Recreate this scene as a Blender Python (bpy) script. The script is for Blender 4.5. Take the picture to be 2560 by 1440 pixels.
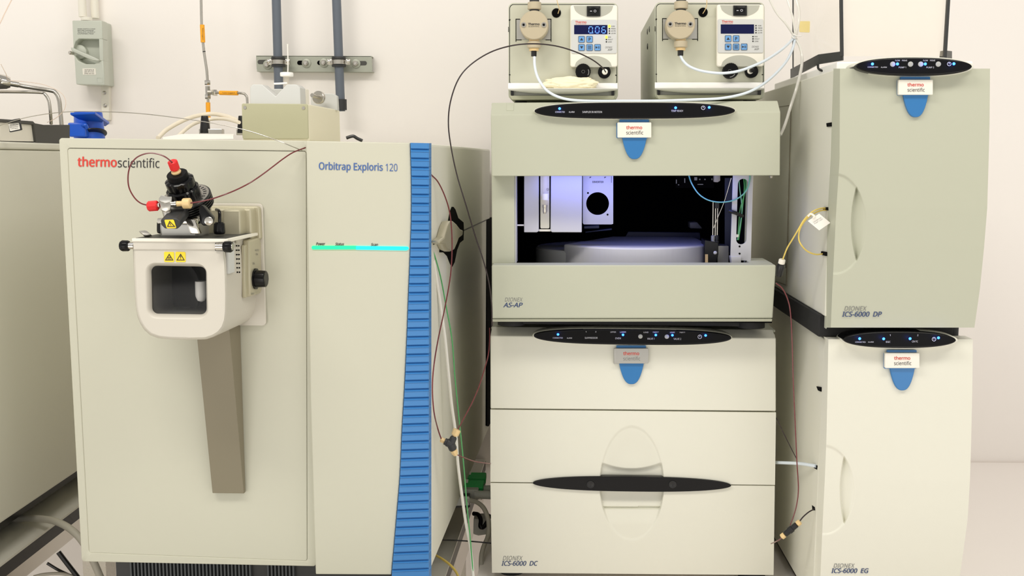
import bpy, bmesh, math, random
from mathutils import Vector, Matrix
random.seed(7)
for o in list(bpy.data.objects): bpy.data.objects.remove(o, do_unlink=True)
SC = bpy.context.scene
COL = SC.collection

# ------------------------------------------------------------------ camera
FPX = 2541.0                                   # focal length in pixels of the 2560 px wide frame
EYE = Vector((0.0, 0.0, 1.455))
cam_d = bpy.data.cameras.new('camera'); cam = bpy.data.objects.new('camera', cam_d); COL.objects.link(cam)
cam_d.sensor_width = 36.0; cam_d.lens = 36.0 * FPX / 2560.0; cam_d.clip_start = 0.02; cam_d.clip_end = 50
cam.location = EYE
cam.rotation_euler = (math.radians(90 - 7.2), 0, math.radians(1.375))
SC.camera = cam
CR = cam.rotation_euler.to_matrix()

# ------------------------------------------------------------------ world, lamps, exposure
w = bpy.data.worlds.new('room_light'); SC.world = w; w.use_nodes = True
wb = w.node_tree.nodes['Background']; wb.inputs[0].default_value = (1.0, 0.965, 0.90, 1)
wt_ = w.node_tree.nodes.new('ShaderNodeTexCoord'); ws = w.node_tree.nodes.new('ShaderNodeSeparateXYZ'); wm = w.node_tree.nodes.new('ShaderNodeMapRange')
w.node_tree.links.new(wt_.outputs['Generated'], ws.inputs[0]); w.node_tree.links.new(ws.outputs['Z'], wm.inputs['Value'])
wm.inputs['From Min'].default_value = -0.35; wm.inputs['From Max'].default_value = 0.6      # bright floor below, dimmer ceiling above
wm.inputs['To Min'].default_value = 1.0; wm.inputs['To Max'].default_value = 0.45
w.node_tree.links.new(wm.outputs[0], wb.inputs[1])
def area(name, loc, target, sx, sy, power, col):
    l = bpy.data.lights.new(name, 'AREA'); l.shape = 'RECTANGLE'; l.size = sx; l.size_y = sy
    l.energy = power; l.color = col
    o = bpy.data.objects.new(name, l); COL.objects.link(o); o.location = loc
    o.rotation_euler = (Vector(target) - Vector(loc)).to_track_quat('-Z', 'Y').to_euler()
    o['kind'] = 'helper'
    return o
area('ceiling_lamp_left', (-0.9, 0.55, 2.75), (-0.8, 1.0, 0.8), 1.3, 0.3, 20, (1.0, 0.95, 0.86))
area('ceiling_lamp_right', (0.9, 0.55, 2.75), (0.8, 1.0, 0.8), 1.3, 0.3, 14, (1.0, 0.95, 0.86))
area('low_fill_left', (-1.5, -0.9, 0.55), (0.35, 1.7, 0.8), 1.5, 0.9, 12, (1.0, 0.97, 0.93))  # added fill light, no real source: brightens fronts and left-facing sides
area('low_fill_right', (1.5, -0.9, 0.55), (-0.35, 1.7, 0.8), 1.5, 0.9, 7, (1.0, 0.97, 0.93))  # matching added fill for fronts and right-facing sides
SC.view_settings.view_transform = 'Standard'; SC.view_settings.look = 'None'
SC.view_settings.gamma = 1.0; SC.view_settings.use_curve_mapping = False
SC.view_settings.exposure = 0.06
try:
    SC.cycles.max_bounces = 16; SC.cycles.diffuse_bounces = 10
except Exception: pass

# ------------------------------------------------------------------ rays and planes
def ray(px, py):
    return (CR @ Vector(((px - 1280.0) / FPX, -(py - 720.0) / FPX, -1.0)))
def W(px, py, D):                              # point at world distance D from the eye along y
    d = ray(px, py); return EYE + d * (D / d.y)
def PZ(px, py, z):                             # point on a level surface
    d = ray(px, py); return EYE + d * ((z - EYE.z) / d.z)
UP = Vector((0, 0, 1))
class Fr:                                      # an upright plane: point + yaw, n looks outwards
    def __init__(s, p, yaw, tilt=0.0):
        a = math.radians(yaw)
        s.p = p.copy(); s.R = Vector((math.cos(a), math.sin(a), 0)); s.n = Vector((math.sin(a), -math.cos(a), 0)); s.yaw = yaw
    def pt(s, px, py, off=0.0):
        d = ray(px, py); return EYE + d * ((s.p + s.n * off - EYE).dot(s.n) / d.dot(s.n))
    def side(s, px, py, off=0.0):              # the plane through that point square to this one, looking right
        return Fr(s.pt(px, py, off), s.yaw + 90)
    def left(s, px, py, off=0.0):
        return Fr(s.pt(px, py, off), s.yaw - 90)

# ------------------------------------------------------------------ materials
def lin(c): return tuple(((v / 255.0) / 12.92 if v <= 10 else (((v / 255.0) + 0.055) / 1.055) ** 2.4) for v in c)
def mat(name, rgb, rough=0.5, metal=0.0, bump=0.0, scale=900, emit=0.0, ecol=None, spec=0.5, alpha=None, trans=0.0, mottled=0.0, coat=0.0):
    m = bpy.data.materials.new(name); m.use_nodes = True; nt = m.node_tree; b = nt.nodes['Principled BSDF']
    c = lin(rgb) + (1,)
    b.inputs['Base Color'].default_value = c; b.inputs['Roughness'].default_value = rough; b.inputs['Metallic'].default_value = metal
    b.inputs['Specular IOR Level'].default_value = spec
    if coat: b.inputs['Coat Weight'].default_value = coat; b.inputs['Coat Roughness'].default_value = 0.08
    tc = nt.nodes.new('ShaderNodeTexCoord')
    n = nt.nodes.new('ShaderNodeTexNoise'); n.inputs['Scale'].default_value = scale; n.inputs['Detail'].default_value = 3
    nt.links.new(tc.outputs['Object'], n.inputs['Vector'])
    mr = nt.nodes.new('ShaderNodeMapRange'); mr.inputs['To Min'].default_value = max(0, rough - 0.05); mr.inputs['To Max'].default_value = min(1, rough + 0.05)
    nt.links.new(n.outputs['Fac'], mr.inputs['Value']); nt.links.new(mr.outputs['Result'], b.inputs['Roughness'])
    if bump:
        bp = nt.nodes.new('ShaderNodeBump'); bp.inputs['Strength'].default_value = bump; bp.inputs['Distance'].default_value = 0.0004
        nt.links.new(n.outputs['Fac'], bp.inputs['Height']); nt.links.new(bp.outputs['Normal'], b.inputs['Normal'])
    if mottled:
        n2 = nt.nodes.new('ShaderNodeTexNoise'); n2.inputs['Scale'].default_value = 40; n2.inputs['Detail'].default_value = 5
        nt.links.new(tc.outputs['Object'], n2.inputs['Vector'])
        mx = nt.nodes.new('ShaderNodeMixRGB'); mx.inputs['Color1'].default_value = c
        mx.inputs['Color2'].default_value = tuple(v * (1 - mottled) for v in c[:3]) + (1,)
        nt.links.new(n2.outputs['Fac'], mx.inputs['Fac']); nt.links.new(mx.outputs['Color'], b.inputs['Base Color'])
    if emit:
        b.inputs['Emission Color'].default_value = lin(ecol or rgb) + (1,); b.inputs['Emission Strength'].default_value = emit
    if alpha is not None: b.inputs['Alpha'].default_value = alpha
    if trans: b.inputs['Transmission Weight'].default_value = trans; b.inputs['IOR'].default_value = 1.45
    return m
M = {}
M['wall'] = mat('wall_paint', (249, 244, 240), 0.85, bump=0.25, scale=260, spec=0.2)
M['floor'] = mat('floor_vinyl', (226, 218, 204), 0.5, mottled=0.05)
M['putty_ms'] = mat('spectrometer_putty_paint', (199, 198, 182), 0.48, bump=0.10, spec=0.35)
M['putty'] = mat('putty_paint', (186, 188, 170), 0.48, bump=0.10, spec=0.35)
M['putty2'] = mat('putty_paint_inset', (194, 194, 176), 0.50, bump=0.10, spec=0.35)
M['cream'] = mat('cream_paint', (224, 223, 210), 0.45, bump=0.12, spec=0.35)
M['cream_d'] = mat('cream_moulding', (214, 211, 190), 0.4, spec=0.4)
M['sagegrey'] = mat('sage_grey_paint', (192, 192, 168), 0.5, bump=0.08)
M['khaki'] = mat('khaki_panel', (178, 176, 146), 0.5)
M['lit_yellow'] = mat('lit_side_yellow_paint', (238, 232, 208), 0.5)  # case of the yellowish box, made paler where light strikes its side
M['white'] = mat('white_plastic', (244, 243, 240), 0.3)
M['offwhite'] = mat('warm_white_plastic', (236, 232, 220), 0.35)
M['greyp'] = mat('light_grey_plastic', (203, 204, 202), 0.4)
M['ltgrey'] = mat('grey_plastic', (172, 173, 168), 0.45)
M['sourcegrey'] = mat('source_housing_paint', (206, 201, 190), 0.42, bump=0.08)
M['champagne'] = mat('champagne_metal_paint', (190, 184, 160), 0.3, metal=0.35)
M['taupe'] = mat('taupe_paint', (132, 124, 104), 0.5, bump=0.08)
M['taupe_l'] = mat('light_taupe_paint', (166, 160, 138), 0.5)
M['black'] = mat('black_plastic', (16, 16, 17), 0.35)
M['gloss'] = mat('gloss_black_plastic', (7, 7, 9), 0.22, spec=0.3)
M['panel'] = mat('satin_black_panel', (9, 9, 11), 0.5, spec=0.15)
M['matte'] = mat('matte_black', (8, 8, 9), 0.9, spec=0.1)
M['dark'] = mat('dark_grey_plastic', (70, 70, 66), 0.55)
M['charcoal'] = mat('charcoal_plastic', (46, 47, 48), 0.5)
M['rubber'] = mat('black_rubber', (26, 26, 27), 0.75)
M['steel'] = mat('brushed_steel', (190, 186, 178), 0.28, metal=1.0, scale=60)
M['chrome'] = mat('chrome', (214, 210, 202), 0.10, metal=1.0, scale=60)
M['galv'] = mat('galvanised_steel', (176, 179, 166), 0.45, metal=0.35, mottled=0.2, scale=150)
M['satin'] = mat('satin_silver', (182, 181, 176), 0.32, metal=0.6, scale=150)
M['blue'] = mat('blue_plastic', (58, 125, 190), 0.38)
M['badge'] = mat('badge_blue', (44, 116, 178), 0.3)
M['navy_d'] = mat('dark_navy_metal', (30, 38, 66), 0.4)
M['socket'] = mat('socket_blue', (22, 92, 214), 0.35)
M['pipegrey'] = mat('slate_grey_pvc', (98, 106, 118), 0.42)
M['red'] = mat('red_plastic', (226, 30, 34), 0.35)
M['redtext'] = mat('red_print', (214, 62, 48), 0.5)
M['darktext'] = mat('dark_print', (40, 38, 40), 0.5)
M['navytext'] = mat('navy_print', (52, 70, 112), 0.5)
M['bluetext'] = mat('blue_print', (70, 104, 168), 0.5)
M['greytext'] = mat('grey_print', (120, 120, 118), 0.5)
M['whitetext'] = mat('white_print', (206, 206, 214), 0.5)
M['peek'] = mat('beige_peek', (226, 196, 142), 0.4)
M['peekh'] = mat('pump_head_peek', (186, 174, 148), 0.42)
M['capred'] = mat('maroon_capillary', (110, 44, 48), 0.25)
M['capblack'] = mat('dark_capillary', (44, 32, 34), 0.3)
M['yellowtube'] = mat('yellow_capillary', (226, 200, 104), 0.35)
M['bluetube'] = mat('pale_blue_tube', (222, 232, 242), 0.25)
M['cleartube'] = mat('clear_tube', (240, 238, 232), 0.2, alpha=0.75)
M['thintube'] = mat('thin_clear_tube', (236, 216, 200), 0.2, alpha=0.6)
M['greentube'] = mat('green_tube', (74, 160, 92), 0.3)
M['tealtube'] = mat('teal_tube', (120, 190, 170), 0.3)
M['greycable'] = mat('grey_cable', (176, 172, 160), 0.5)
M['creamhose'] = mat('cream_hose', (244, 234, 214), 0.4)
M['yellow'] = mat('safety_yellow', (248, 216, 40), 0.45)
M['orange'] = mat('orange_label', (255, 176, 34), 0.5)
M['note'] = mat('yellow_paper', (250, 226, 130), 0.8)
M['paper'] = mat('white_paper', (244, 241, 234), 0.8)
M['tissue'] = mat('cream_tissue', (246, 238, 208), 0.9, bump=0.4, scale=300)
M['green'] = mat('green_plastic', (34, 176, 88), 0.4)
M['navy'] = mat('display_navy', (8, 16, 66), 0.35, spec=0.2)
M['key'] = mat('keypad_blue', (104, 158, 214), 0.45)
M['grille'] = mat('grey_slat', (74, 78, 82), 0.5)
M['table'] = mat('table_laminate', (220, 218, 208), 0.32)
M['bench'] = mat('bench_laminate', (250, 244, 240), 0.35)
M['lilac'] = mat('interior_grey_paint', (196, 196, 200), 0.4)
M['leddig'] = mat('blue_digit_light', (120, 190, 255), 0.4, emit=2.6, ecol=(70, 104, 255))
M['scoop'] = mat('scoop_grey', (178, 178, 166), 0.45)
M['iso'] = mat('isolator_grey', (198, 202, 190), 0.42)
M['chamber'] = mat('chamber_grey', (96, 94, 88), 0.6)
M['ledblue'] = mat('blue_indicator_light', (90, 170, 255), 0.4, emit=5.0, ecol=(30, 96, 255))
M['ledyel'] = mat('yellow_green_indicator_light', (230, 255, 60), 0.4, emit=2.2, ecol=(226, 255, 50))
M['ledgreen'] = mat('green_status_light', (0, 240, 140), 0.4, emit=1.0, ecol=(0, 246, 130))
M['ledcyan'] = mat('cyan_status_light', (0, 240, 220), 0.4, emit=1.0, ecol=(0, 244, 226))
def glassy(name, col, a, rough=0.05):
    m = bpy.data.materials.new(name); m.use_nodes = True; nt = m.node_tree; nt.nodes.clear()
    o = nt.nodes.new('ShaderNodeOutputMaterial'); mx = nt.nodes.new('ShaderNodeMixShader'); t = nt.nodes.new('ShaderNodeBsdfTransparent')
    p = nt.nodes.new('ShaderNodeBsdfPrincipled'); p.inputs['Base Color'].default_value = lin(col) + (1,); p.inputs['Roughness'].default_value = rough
    mx.inputs[0].default_value = a
    nt.links.new(t.outputs[0], mx.inputs[1]); nt.links.new(p.outputs[0], mx.inputs[2]); nt.links.new(mx.outputs[0], o.inputs[0])
    return m
M['acryl'] = glassy('clear_acrylic', (246, 236, 216), 0.16)
M['glass'] = glassy('window_glass', (20, 20, 20), 0.13)

# ------------------------------------------------------------------ mesh builder
class MB:
    def __init__(s): s.v = []; s.f = []
    def add(s, vs, fs):
        b = len(s.v); s.v += [Vector(v) for v in vs]; s.f += [tuple(b + i for i in f) for f in fs]; return s
    def solid(s, front, back):                 # two matching outlines joined to a closed solid
        n = len(front)
        return s.add(list(front) + list(back), [tuple(range(n)), tuple(range(2 * n - 1, n - 1, -1))] + [(i, n + i, n + (i + 1) % n, (i + 1) % n) for i in range(n)])
    def loft(s, loops, closed=True, cap0=True, cap1=True):
        n = len(loops[0]); fs = []
        for k in range(len(loops) - 1):
            for i in range(n if closed else n - 1):
                j = (i + 1) % n; fs.append((k * n + i, k * n + j, (k + 1) * n + j, (k + 1) * n + i))
        if cap0: fs.append(tuple(range(n - 1, -1, -1)))
        if cap1: fs.append(tuple((len(loops) - 1) * n + i for i in range(n)))
        return s.add([p for l in loops for p in l], fs)
    def prism(s, F, poly, off, depth):
        fr = [F.pt(x, y, off) for x, y in poly]; return s.solid(fr, [p - F.n * depth for p in fr])
    def flat(s, F, poly, off):
        return s.add([F.pt(x, y, off) for x, y in poly], [tuple(range(len(poly)))])
    def ring(s, F, outer, inner, off, depth, off_in=None):   # plate with a hole, outlines of equal length
        oi = off if off_in is None else off_in; n = len(outer)
        a = [F.pt(x, y, off) for x, y in outer]; b = [F.pt(x, y, oi) for x, y in inner]
        a2 = [p - F.n * depth for p in a]; b2 = [p - F.n * (depth + oi - off) for p in b]
        fs = []
        for i in range(n):
            j = (i + 1) % n
            fs += [(i, j, n + j, n + i), (2 * n + i, 3 * n + i, 3 * n + j, 2 * n + j), (i, 2 * n + i, 2 * n + j, j), (n + i, n + j, 3 * n + j, 3 * n + i)]
        return s.add(a + b + a2 + b2, fs)
    def lathe(s, c, ax, prof, n=32, flute=0, depth=0.0):
        ax = ax.normalized(); u = ax.orthogonal().normalized(); v = ax.cross(u)
        loops = []
        for (h, r) in prof:
            l = []
            for i in range(n):
                a = 2 * math.pi * i / n; rr = max(r, 1e-5)
                if flute and r > 0.4 * max(q[1] for q in prof): rr *= 1 - depth * (0.5 + 0.5 * math.cos(a * flute)) ** 3
                l.append(c + ax * h + (u * math.cos(a) + v * math.sin(a)) * rr)
            loops.append(l)
        return s.loft(loops)
    def cyl(s, c, ax, r, h, n=28, r2=None): return s.lathe(c, ax, [(0, r), (h, r if r2 is None else r2)], n)
    def box(s, c, X, Y, Z):                    # half axes
        vs = [c + X * a + Y * b + Z * d for a, b, d in ((-1, -1, -1), (1, -1, -1), (1, 1, -1), (-1, 1, -1), (-1, -1, 1), (1, -1, 1), (1, 1, 1), (-1, 1, 1))]
        return s.add(vs, [(0, 3, 2, 1), (4, 5, 6, 7), (0, 1, 5, 4), (1, 2, 6, 5), (2, 3, 7, 6), (3, 0, 4, 7)])
    def wbox(s, x0, y0, z0, x1, y1, z1):
        return s.box(Vector(((x0 + x1) / 2, (y0 + y1) / 2, (z0 + z1) / 2)), Vector(((x1 - x0) / 2, 0, 0)), Vector((0, (y1 - y0) / 2, 0)), Vector((0, 0, (z1 - z0) / 2)))
    def tube(s, pts, r, n=8, sub=6):
        P = [Vector(p) for p in pts]
        if sub > 1 and len(P) > 2:
            Q = [P[0] * 2 - P[1]] + P + [P[-1] * 2 - P[-2]]; out = []
            for i in range(1, len(Q) - 2):
                for k in range(sub):
                    t = k / sub; a, b, c, d = Q[i - 1], Q[i], Q[i + 1], Q[i + 2]
                    out.append(0.5 * ((2 * b) + (c - a) * t + (2 * a - 5 * b + 4 * c - d) * t * t + (3 * b - a - 3 * c + d) * t ** 3))
            out.append(P[-1]); P = out
        u = None; loops = []
        for i, p in enumerate(P):
            t = (P[min(i + 1, len(P) - 1)] - P[max(i - 1, 0)]).normalized()
            if u is None: u = t.orthogonal().normalized()
            u = (u - t * u.dot(t)).normalized(); v = t.cross(u)
            rr = r[i * (len(r) - 1) // max(1, len(P) - 1)] if isinstance(r, (list, tuple)) else r
            loops.append([p + (u * math.cos(2 * math.pi * k / n) + v * math.sin(2 * math.pi * k / n)) * rr for k in range(n)])
        return s.loft(loops)
    def build(s, name, m, parent=None, bevel=0.0, seg=2, label=None, cat=None, group=None, kind=None, smooth=38):
        if parent is not None: org = parent_origin(parent)
        else:
            lo = [min(v[i] for v in s.v) for i in range(3)]; hi = [max(v[i] for v in s.v) for i in range(3)]
            org = Vector(((lo[0] + hi[0]) / 2, (lo[1] + hi[1]) / 2, lo[2]))
        me = bpy.data.meshes.new(name); me.from_pydata([v - org for v in s.v], [], s.f)
        bm = bmesh.new(); bm.from_mesh(me)
        bmesh.ops.recalc_face_normals(bm, faces=bm.faces)
        if bevel:
            es = [e for e in bm.edges if len(e.link_faces) == 2 and e.calc_face_angle(0) > math.radians(32)]
            if es: bmesh.ops.bevel(bm, geom=es, offset=bevel, segments=seg, profile=0.5, affect='EDGES', clamp_overlap=True)
        bm.to_mesh(me); bm.free()
        for p in me.polygons: p.use_smooth = True
        me.set_sharp_from_angle(angle=math.radians(smooth))
        if bevel:
            for p in me.polygons:
                if p.area > 2.5e-4: p.use_smooth = False
        me.materials.append(M[m] if isinstance(m, str) else m)
        o = bpy.data.objects.new(name, me); COL.objects.link(o)
        if parent is not None: o.parent = parent
        else: o.location = org
        tag(o, label, cat, group, kind)
        return o
def parent_origin(p):
    o = Vector((0, 0, 0))
    while p is not None: o += p.location; p = p.parent
    return o
def tag(o, label=None, cat=None, group=None, kind=None):
    if label: o['label'] = label
    if cat: o['category'] = cat
    if group: o['group'] = group
    if kind: o['kind'] = kind
def thing(name, label, cat, loc, group=None):
    o = bpy.data.objects.new(name, None); COL.objects.link(o); o.location = loc; o.empty_display_size = 0.03
    tag(o, label, cat, group); return o

# ------------------------------------------------------------------ outlines, in pixels of one plane
def rrect(x0, y0, x1, y1, r=6, n=5, quad=None):
    W_, H_ = x1 - x0, y1 - y0; out = []
    for cx, cy, a0 in ((x1 - r, y0 + r, -90), (x1 - r, y1 - r, 0), (x0 + r, y1 - r, 90), (x0 + r, y0 + r, 180)):
        for k in range(n + 1):
            a = math.radians(a0 + 90 * k / n); out.append((cx + r * math.cos(a), cy + r * math.sin(a)))
    return out
def qmap(poly, box, q):                        # bend an outline drawn in a box onto the quad q = TL, TR, BR, BL
    x0, y0, x1, y1 = box; out = []
    for x, y in poly:
        u = (x - x0) / (x1 - x0); v = (y - y0) / (y1 - y0)
        out.append(tuple((q[0][i] * (1 - u) + q[1][i] * u) * (1 - v) + (q[3][i] * (1 - u) + q[2][i] * u) * v for i in (0, 1)))
    return out
def rq(q, r=6, n=5):
    w_ = math.dist(q[0], q[1]); h_ = math.dist(q[0], q[3]); return qmap(rrect(0, 0, w_, h_, r, n), (0, 0, w_, h_), q)
def ell(cx, cy, a, b=None, n=36):
    b = a if b is None else b
    return [(cx + a * math.cos(2 * math.pi * i / n), cy + b * math.sin(2 * math.pi * i / n)) for i in range(n)]
def lens(xl, yl, xr, yr, up, dn, p=3.2, e=0.48, n=48):
    top = []; bot = []
    for i in range(n + 1):
        t = math.pi * (1 - i / n); u = math.cos(t); h = (1 - abs(u) ** p) ** e
        x = (xl + xr) / 2 + (xr - xl) / 2 * u; y = yl + (yr - yl) * (u + 1) / 2
        top.append((x, y - up * h)); bot.append((x, y + dn * h))
    return top + bot[-2:0:-1]
def resample(poly, c, n=144):
    out = []; m = len(poly)
    for k in range(n):
        a = 2 * math.pi * k / n; dx, dy = math.cos(a), math.sin(a); best = None
        for i in range(m):
            x1, y1 = poly[i]; x2, y2 = poly[(i + 1) % m]; ex, ey = x2 - x1, y2 - y1
            det = dx * (-ey) + ex * dy
            if abs(det) < 1e-9: continue
            qx, qy = x1 - c[0], y1 - c[1]
            t = (qx * (-ey) + ex * qy) / det; u = (dx * qy - dy * qx) / det
            if t > 0 and -1e-6 <= u <= 1 + 1e-6 and (best is None or t > best): best = t
        out.append((c[0] + dx * best, c[1] + dy * best))
    return out

# ------------------------------------------------------------------ lettering
import os
try:                                           # the sans-serif that ships inside Blender itself
    FONT = bpy.data.fonts.load(os.path.join(bpy.utils.system_resource('DATAFILES', path='fonts'), 'NotoSansHebrew-Regular.woff2'))
except Exception:
    FONT = None
def glyphs(s, bold=0.0, shear=0.0):
    cu = bpy.data.curves.new('lettering', 'FONT'); cu.body = s; cu.size = 1
    if FONT: cu.font = FONT
    cu.resolution_u = 4
    o = bpy.data.objects.new('lettering', cu); COL.objects.link(o); bpy.context.view_layer.update()
    me = bpy.data.meshes.new_from_object(o.evaluated_get(bpy.context.evaluated_depsgraph_get()))
    vs = [(v.co.x + shear * v.co.y, v.co.y) for v in me.vertices]; fs = [tuple(p.vertices) for p in me.polygons]
    if bold > 0:                               # heavier strokes: the glyph laid over itself a little apart
        n_ = len(vs); base = list(vs); bf = list(fs)
        for k, (dx, dy) in enumerate(((bold, 0), (-bold, 0), (0, bold * .6), (0, -bold * .6))):
            vs += [(x + dx, y + dy) for x, y in base]; fs += [tuple(i + n_ * (k + 1) for i in f) for f in bf]
    bpy.data.objects.remove(o, do_unlink=True); bpy.data.curves.remove(cu); bpy.data.meshes.remove(me)
    return vs, fs
def text(mb, F, s, q, off, bold=0.0, shear=0.0):   # q: (x0,y0,x1,y1) or TL,TR,BR,BL
    if len(q) == 4 and not isinstance(q[0], tuple): q = [(q[0], q[1]), (q[2], q[1]), (q[2], q[3]), (q[0], q[3])]
    vs, fs = glyphs(s, bold, shear)
    x0 = min(v[0] for v in vs); x1 = max(v[0] for v in vs); y0 = min(v[1] for v in vs); y1 = max(v[1] for v in vs)
    pts = qmap([(x, -y) for x, y in vs], (x0, -y1, x1, -y0), q)
    n_ = len(pts) // 5 if bold > 0 else len(pts)
    mb.add([F.pt(x, y, off + 0.00003 * (i // n_)) for i, (x, y) in enumerate(pts)], fs); return mb

# ------------------------------------------------------------------ shared instrument pieces
def blue_light(p, e=0.0022):
    l = bpy.data.lights.new('indicator_glow', 'POINT'); l.energy = e; l.color = (0.05, 0.12, 1.0); l.shadow_soft_size = 0.002
    o = bpy.data.objects.new('indicator_glow', l); COL.objects.link(o); o.location = p; o['kind'] = 'helper'
def status_panel(F, root, L, off, leds, buttons, power, words, deep=0.03, rim=None):
    sh = lens(*L)
    p = MB().prism(F, sh, off, deep).build('status_panel', 'gloss', root, bevel=0.0022, seg=3)
    cx = (L[0] + L[2]) / 2; cy = (L[1] + L[3]) / 2
    inner = [(cx + (x - cx) * 0.985, cy + (y - cy) * 0.80 - 0.5) for x, y in sh]
    MB().prism(F, inner, off + 0.0005, 0.001).build('panel_face', 'panel', p)
    for x, y in leds:
        MB().lathe(F.pt(x, y, off + 0.0003), F.n, [(0, 0.0020), (0.0008, 0.0018), (0.0014, 0.0008)], 14).build('indicator_light', 'ledblue', p)
        blue_light(F.pt(x, y, off + 0.0065))
    for x, y in buttons: MB().lathe(F.pt(x, y, off + 0.0003), F.n, [(0, 0.0036), (0.001, 0.0034), (0.0015, 0.0026)], 20).build('button', 'ltgrey', p)
    x, y = power
    b = MB().cyl(F.pt(x, y, off + 0.0003), F.n, 0.0036, 0.001, 20); b.build('power_button', 'panel', p)
    b = MB(); b.ring(F, ell(x, y, 5.2), ell(x, y, 4.0), off + 0.0016, 0.0002)
    b.prism(F, [(x - .7, y - 3), (x + .7, y - 3), (x + .7, y + .6), (x - .7, y + .6)], off + 0.0016, 0.0002)
    b.build('power_symbol', 'whitetext', p)
    b = MB()
    for s, q in words: text(b, F, s, q, off + 0.0008, bold=0.004)
    b.build('panel_lettering', 'whitetext', p)
    return p
def badge(F, root, x0, y0, off, plate='offwhite', tab=(5, 79), h=38, tip=92, wd=85):
    # x0,y0 = top left corner of the name plate
    sh = []; xa, xb = x0 + wd * 0.135, x0 + wd * 0.87; cx = (xa + xb) / 2; a = (xb - xa) / 2; yy = y0 + h - 3; H = tip - h + 3
    for i in range(25):
        t = i / 24.0; u = math.cos(math.pi * t); sh.append((cx + a * u, yy + H * (1 - abs(u) ** 2.6) ** .86))
    g = MB().prism(F, sh, off + 0.004, 0.005).build('name_badge', 'badge', root, bevel=0.0012, seg=3)
    MB().prism(F, rrect(x0 + tab[0], y0 - 7, x0 + tab[1], y0 + h - 6, 1, 2), off + 0.003, 0.004).build('badge_tab', 'badge', g, bevel=0.0008)
    MB().prism(F, rrect(x0 - 2, y0 + 1, x0 + wd * .9, y0 + h + 1, 1, 2), off + 0.003, 0.004).build('plate_backing', 'badge' if plate == 'offwhite' else 'satin', g)
    MB().prism(F, rrect(x0, y0, x0 + wd, y0 + h, 1.5, 2), off + 0.008, 0.006).build('name_plate', plate, g, bevel=0.0008)
    text(MB(), F, 'thermo', (x0 + wd * .26, y0 + h * .21, x0 + wd * .73, y0 + h * .45), off + 0.0083, bold=0.016).build('plate_lettering', 'redtext', g)
    text(MB(), F, 'scientific', (x0 + wd * .26, y0 + h * .54, x0 + wd * .76, y0 + h * .80), off + 0.0083, bold=-0.004).build('plate_lettering', 'darktext' if plate == 'offwhite' else 'greytext', g)
    return g
def grid_panel(F, xs, ys, edge, fn, back):
    """a door front as a fine grid; edge(u,v)->pixel; fn(px,py)->offset; closed at the back"""
    nx, ny = len(xs), len(ys); vs = []
    for v in ys:
        for u in xs:
            x, y = edge(u, v); vs.append(F.pt(x, y, fn(x, y)))
    bs = []
    for v in ys:
        for u in xs:
            x, y = edge(u, v); bs.append(F.pt(x, y, 0) - F.n * back)
    fs = []
    for j in range(ny - 1):
        for i in range(nx - 1):
            a = j * nx + i; fs.append((a, a + 1, a + nx + 1, a + nx))
    N = nx * ny
    rim = [i for i in range(nx)] + [j * nx + nx - 1 for j in range(1, ny)] + [(ny - 1) * nx + i for i in range(nx - 2, -1, -1)] + [j * nx for j in range(ny - 2, 0, -1)]
    k = len(rim)
    vs2 = vs + [bs[r] for r in rim]
    for i in range(k):
        j = (i + 1) % k; fs.append((rim[i], N + i, N + j, rim[j]))
    fs.append(tuple(N + i for i in range(k)))
    return MB().add(vs2, fs)
def spaced(segs):
    out = []
    for a, b, n in segs: out += [a + (b - a) * i / n for i in range(n)]
    return out + [segs[-1][1]]

# =================================================================== the room
YW = 2.30
b = MB().wbox(-2.6, YW, 0.0, 2.2, YW + 0.1, 2.7); b.build('wall_back', 'wall', kind='structure', label='warm white painted wall')
b = MB().wbox(-2.6, -3.0, -0.05, 2.2, YW, 0.0); b.build('floor', 'floor', kind='structure')
WF = Fr(Vector((0, YW, 0)), 0)

# ------------------------------------------------------------------ tables
def table_slab(name, label, poly, z, th, m, edge, apron=None, legs=()):
    lo = Vector((sum(p.x for p in poly) / len(poly), sum(p.y for p in poly) / len(poly), 0.0))
    t = thing(name, label, 'table', lo)
    top = [Vector((p.x, p.y, z)) for p in poly]
    MB().solid(top, [p - UP * 0.004 for p in top]).build('table_top', m, t)
    MB().solid([p - UP * 0.0042 for p in top], [p - UP * th for p in top]).build('edge_band', edge, t)
    c = sum(top, Vector()) / len(top)
    if apron:
        a = [c + (p - c) * 0.985 - UP * th for p in top]
        MB().solid(a, [p - UP * apron[0] for p in a]).build('apron', apron[1], t, bevel=0.002)
    for x, y in legs: MB().wbox(x - .025, y - .025, 0.0, x + .025, y + .025, z - th - (apron[0] if apron else 0)).build('leg', 'steel', t)
    return t
ZT = 0.764
# bench under the chromatography stack: left edge runs in depth
a1 = PZ(1193, 1440, ZT); a2 = PZ(1221, 1325, ZT); dr = (a2 - a1) / (a2.y - a1.y)
L0 = a1 + dr * (0.85 - a1.y); L1 = a1 + dr * (YW - 0.006 - a1.y)
table_slab('lab_bench', 'pale laminate bench along the wall carrying the pale chromatography stacks', [L0, Vector((1.75, .85, ZT)), Vector((1.75, YW - .006, ZT)), L1], ZT, 0.03, 'bench', 'bench',
           None, ((1.65, 1.0), (1.65, 2.1), (-.12, 1.2), (-.05, 2.1)))
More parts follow.
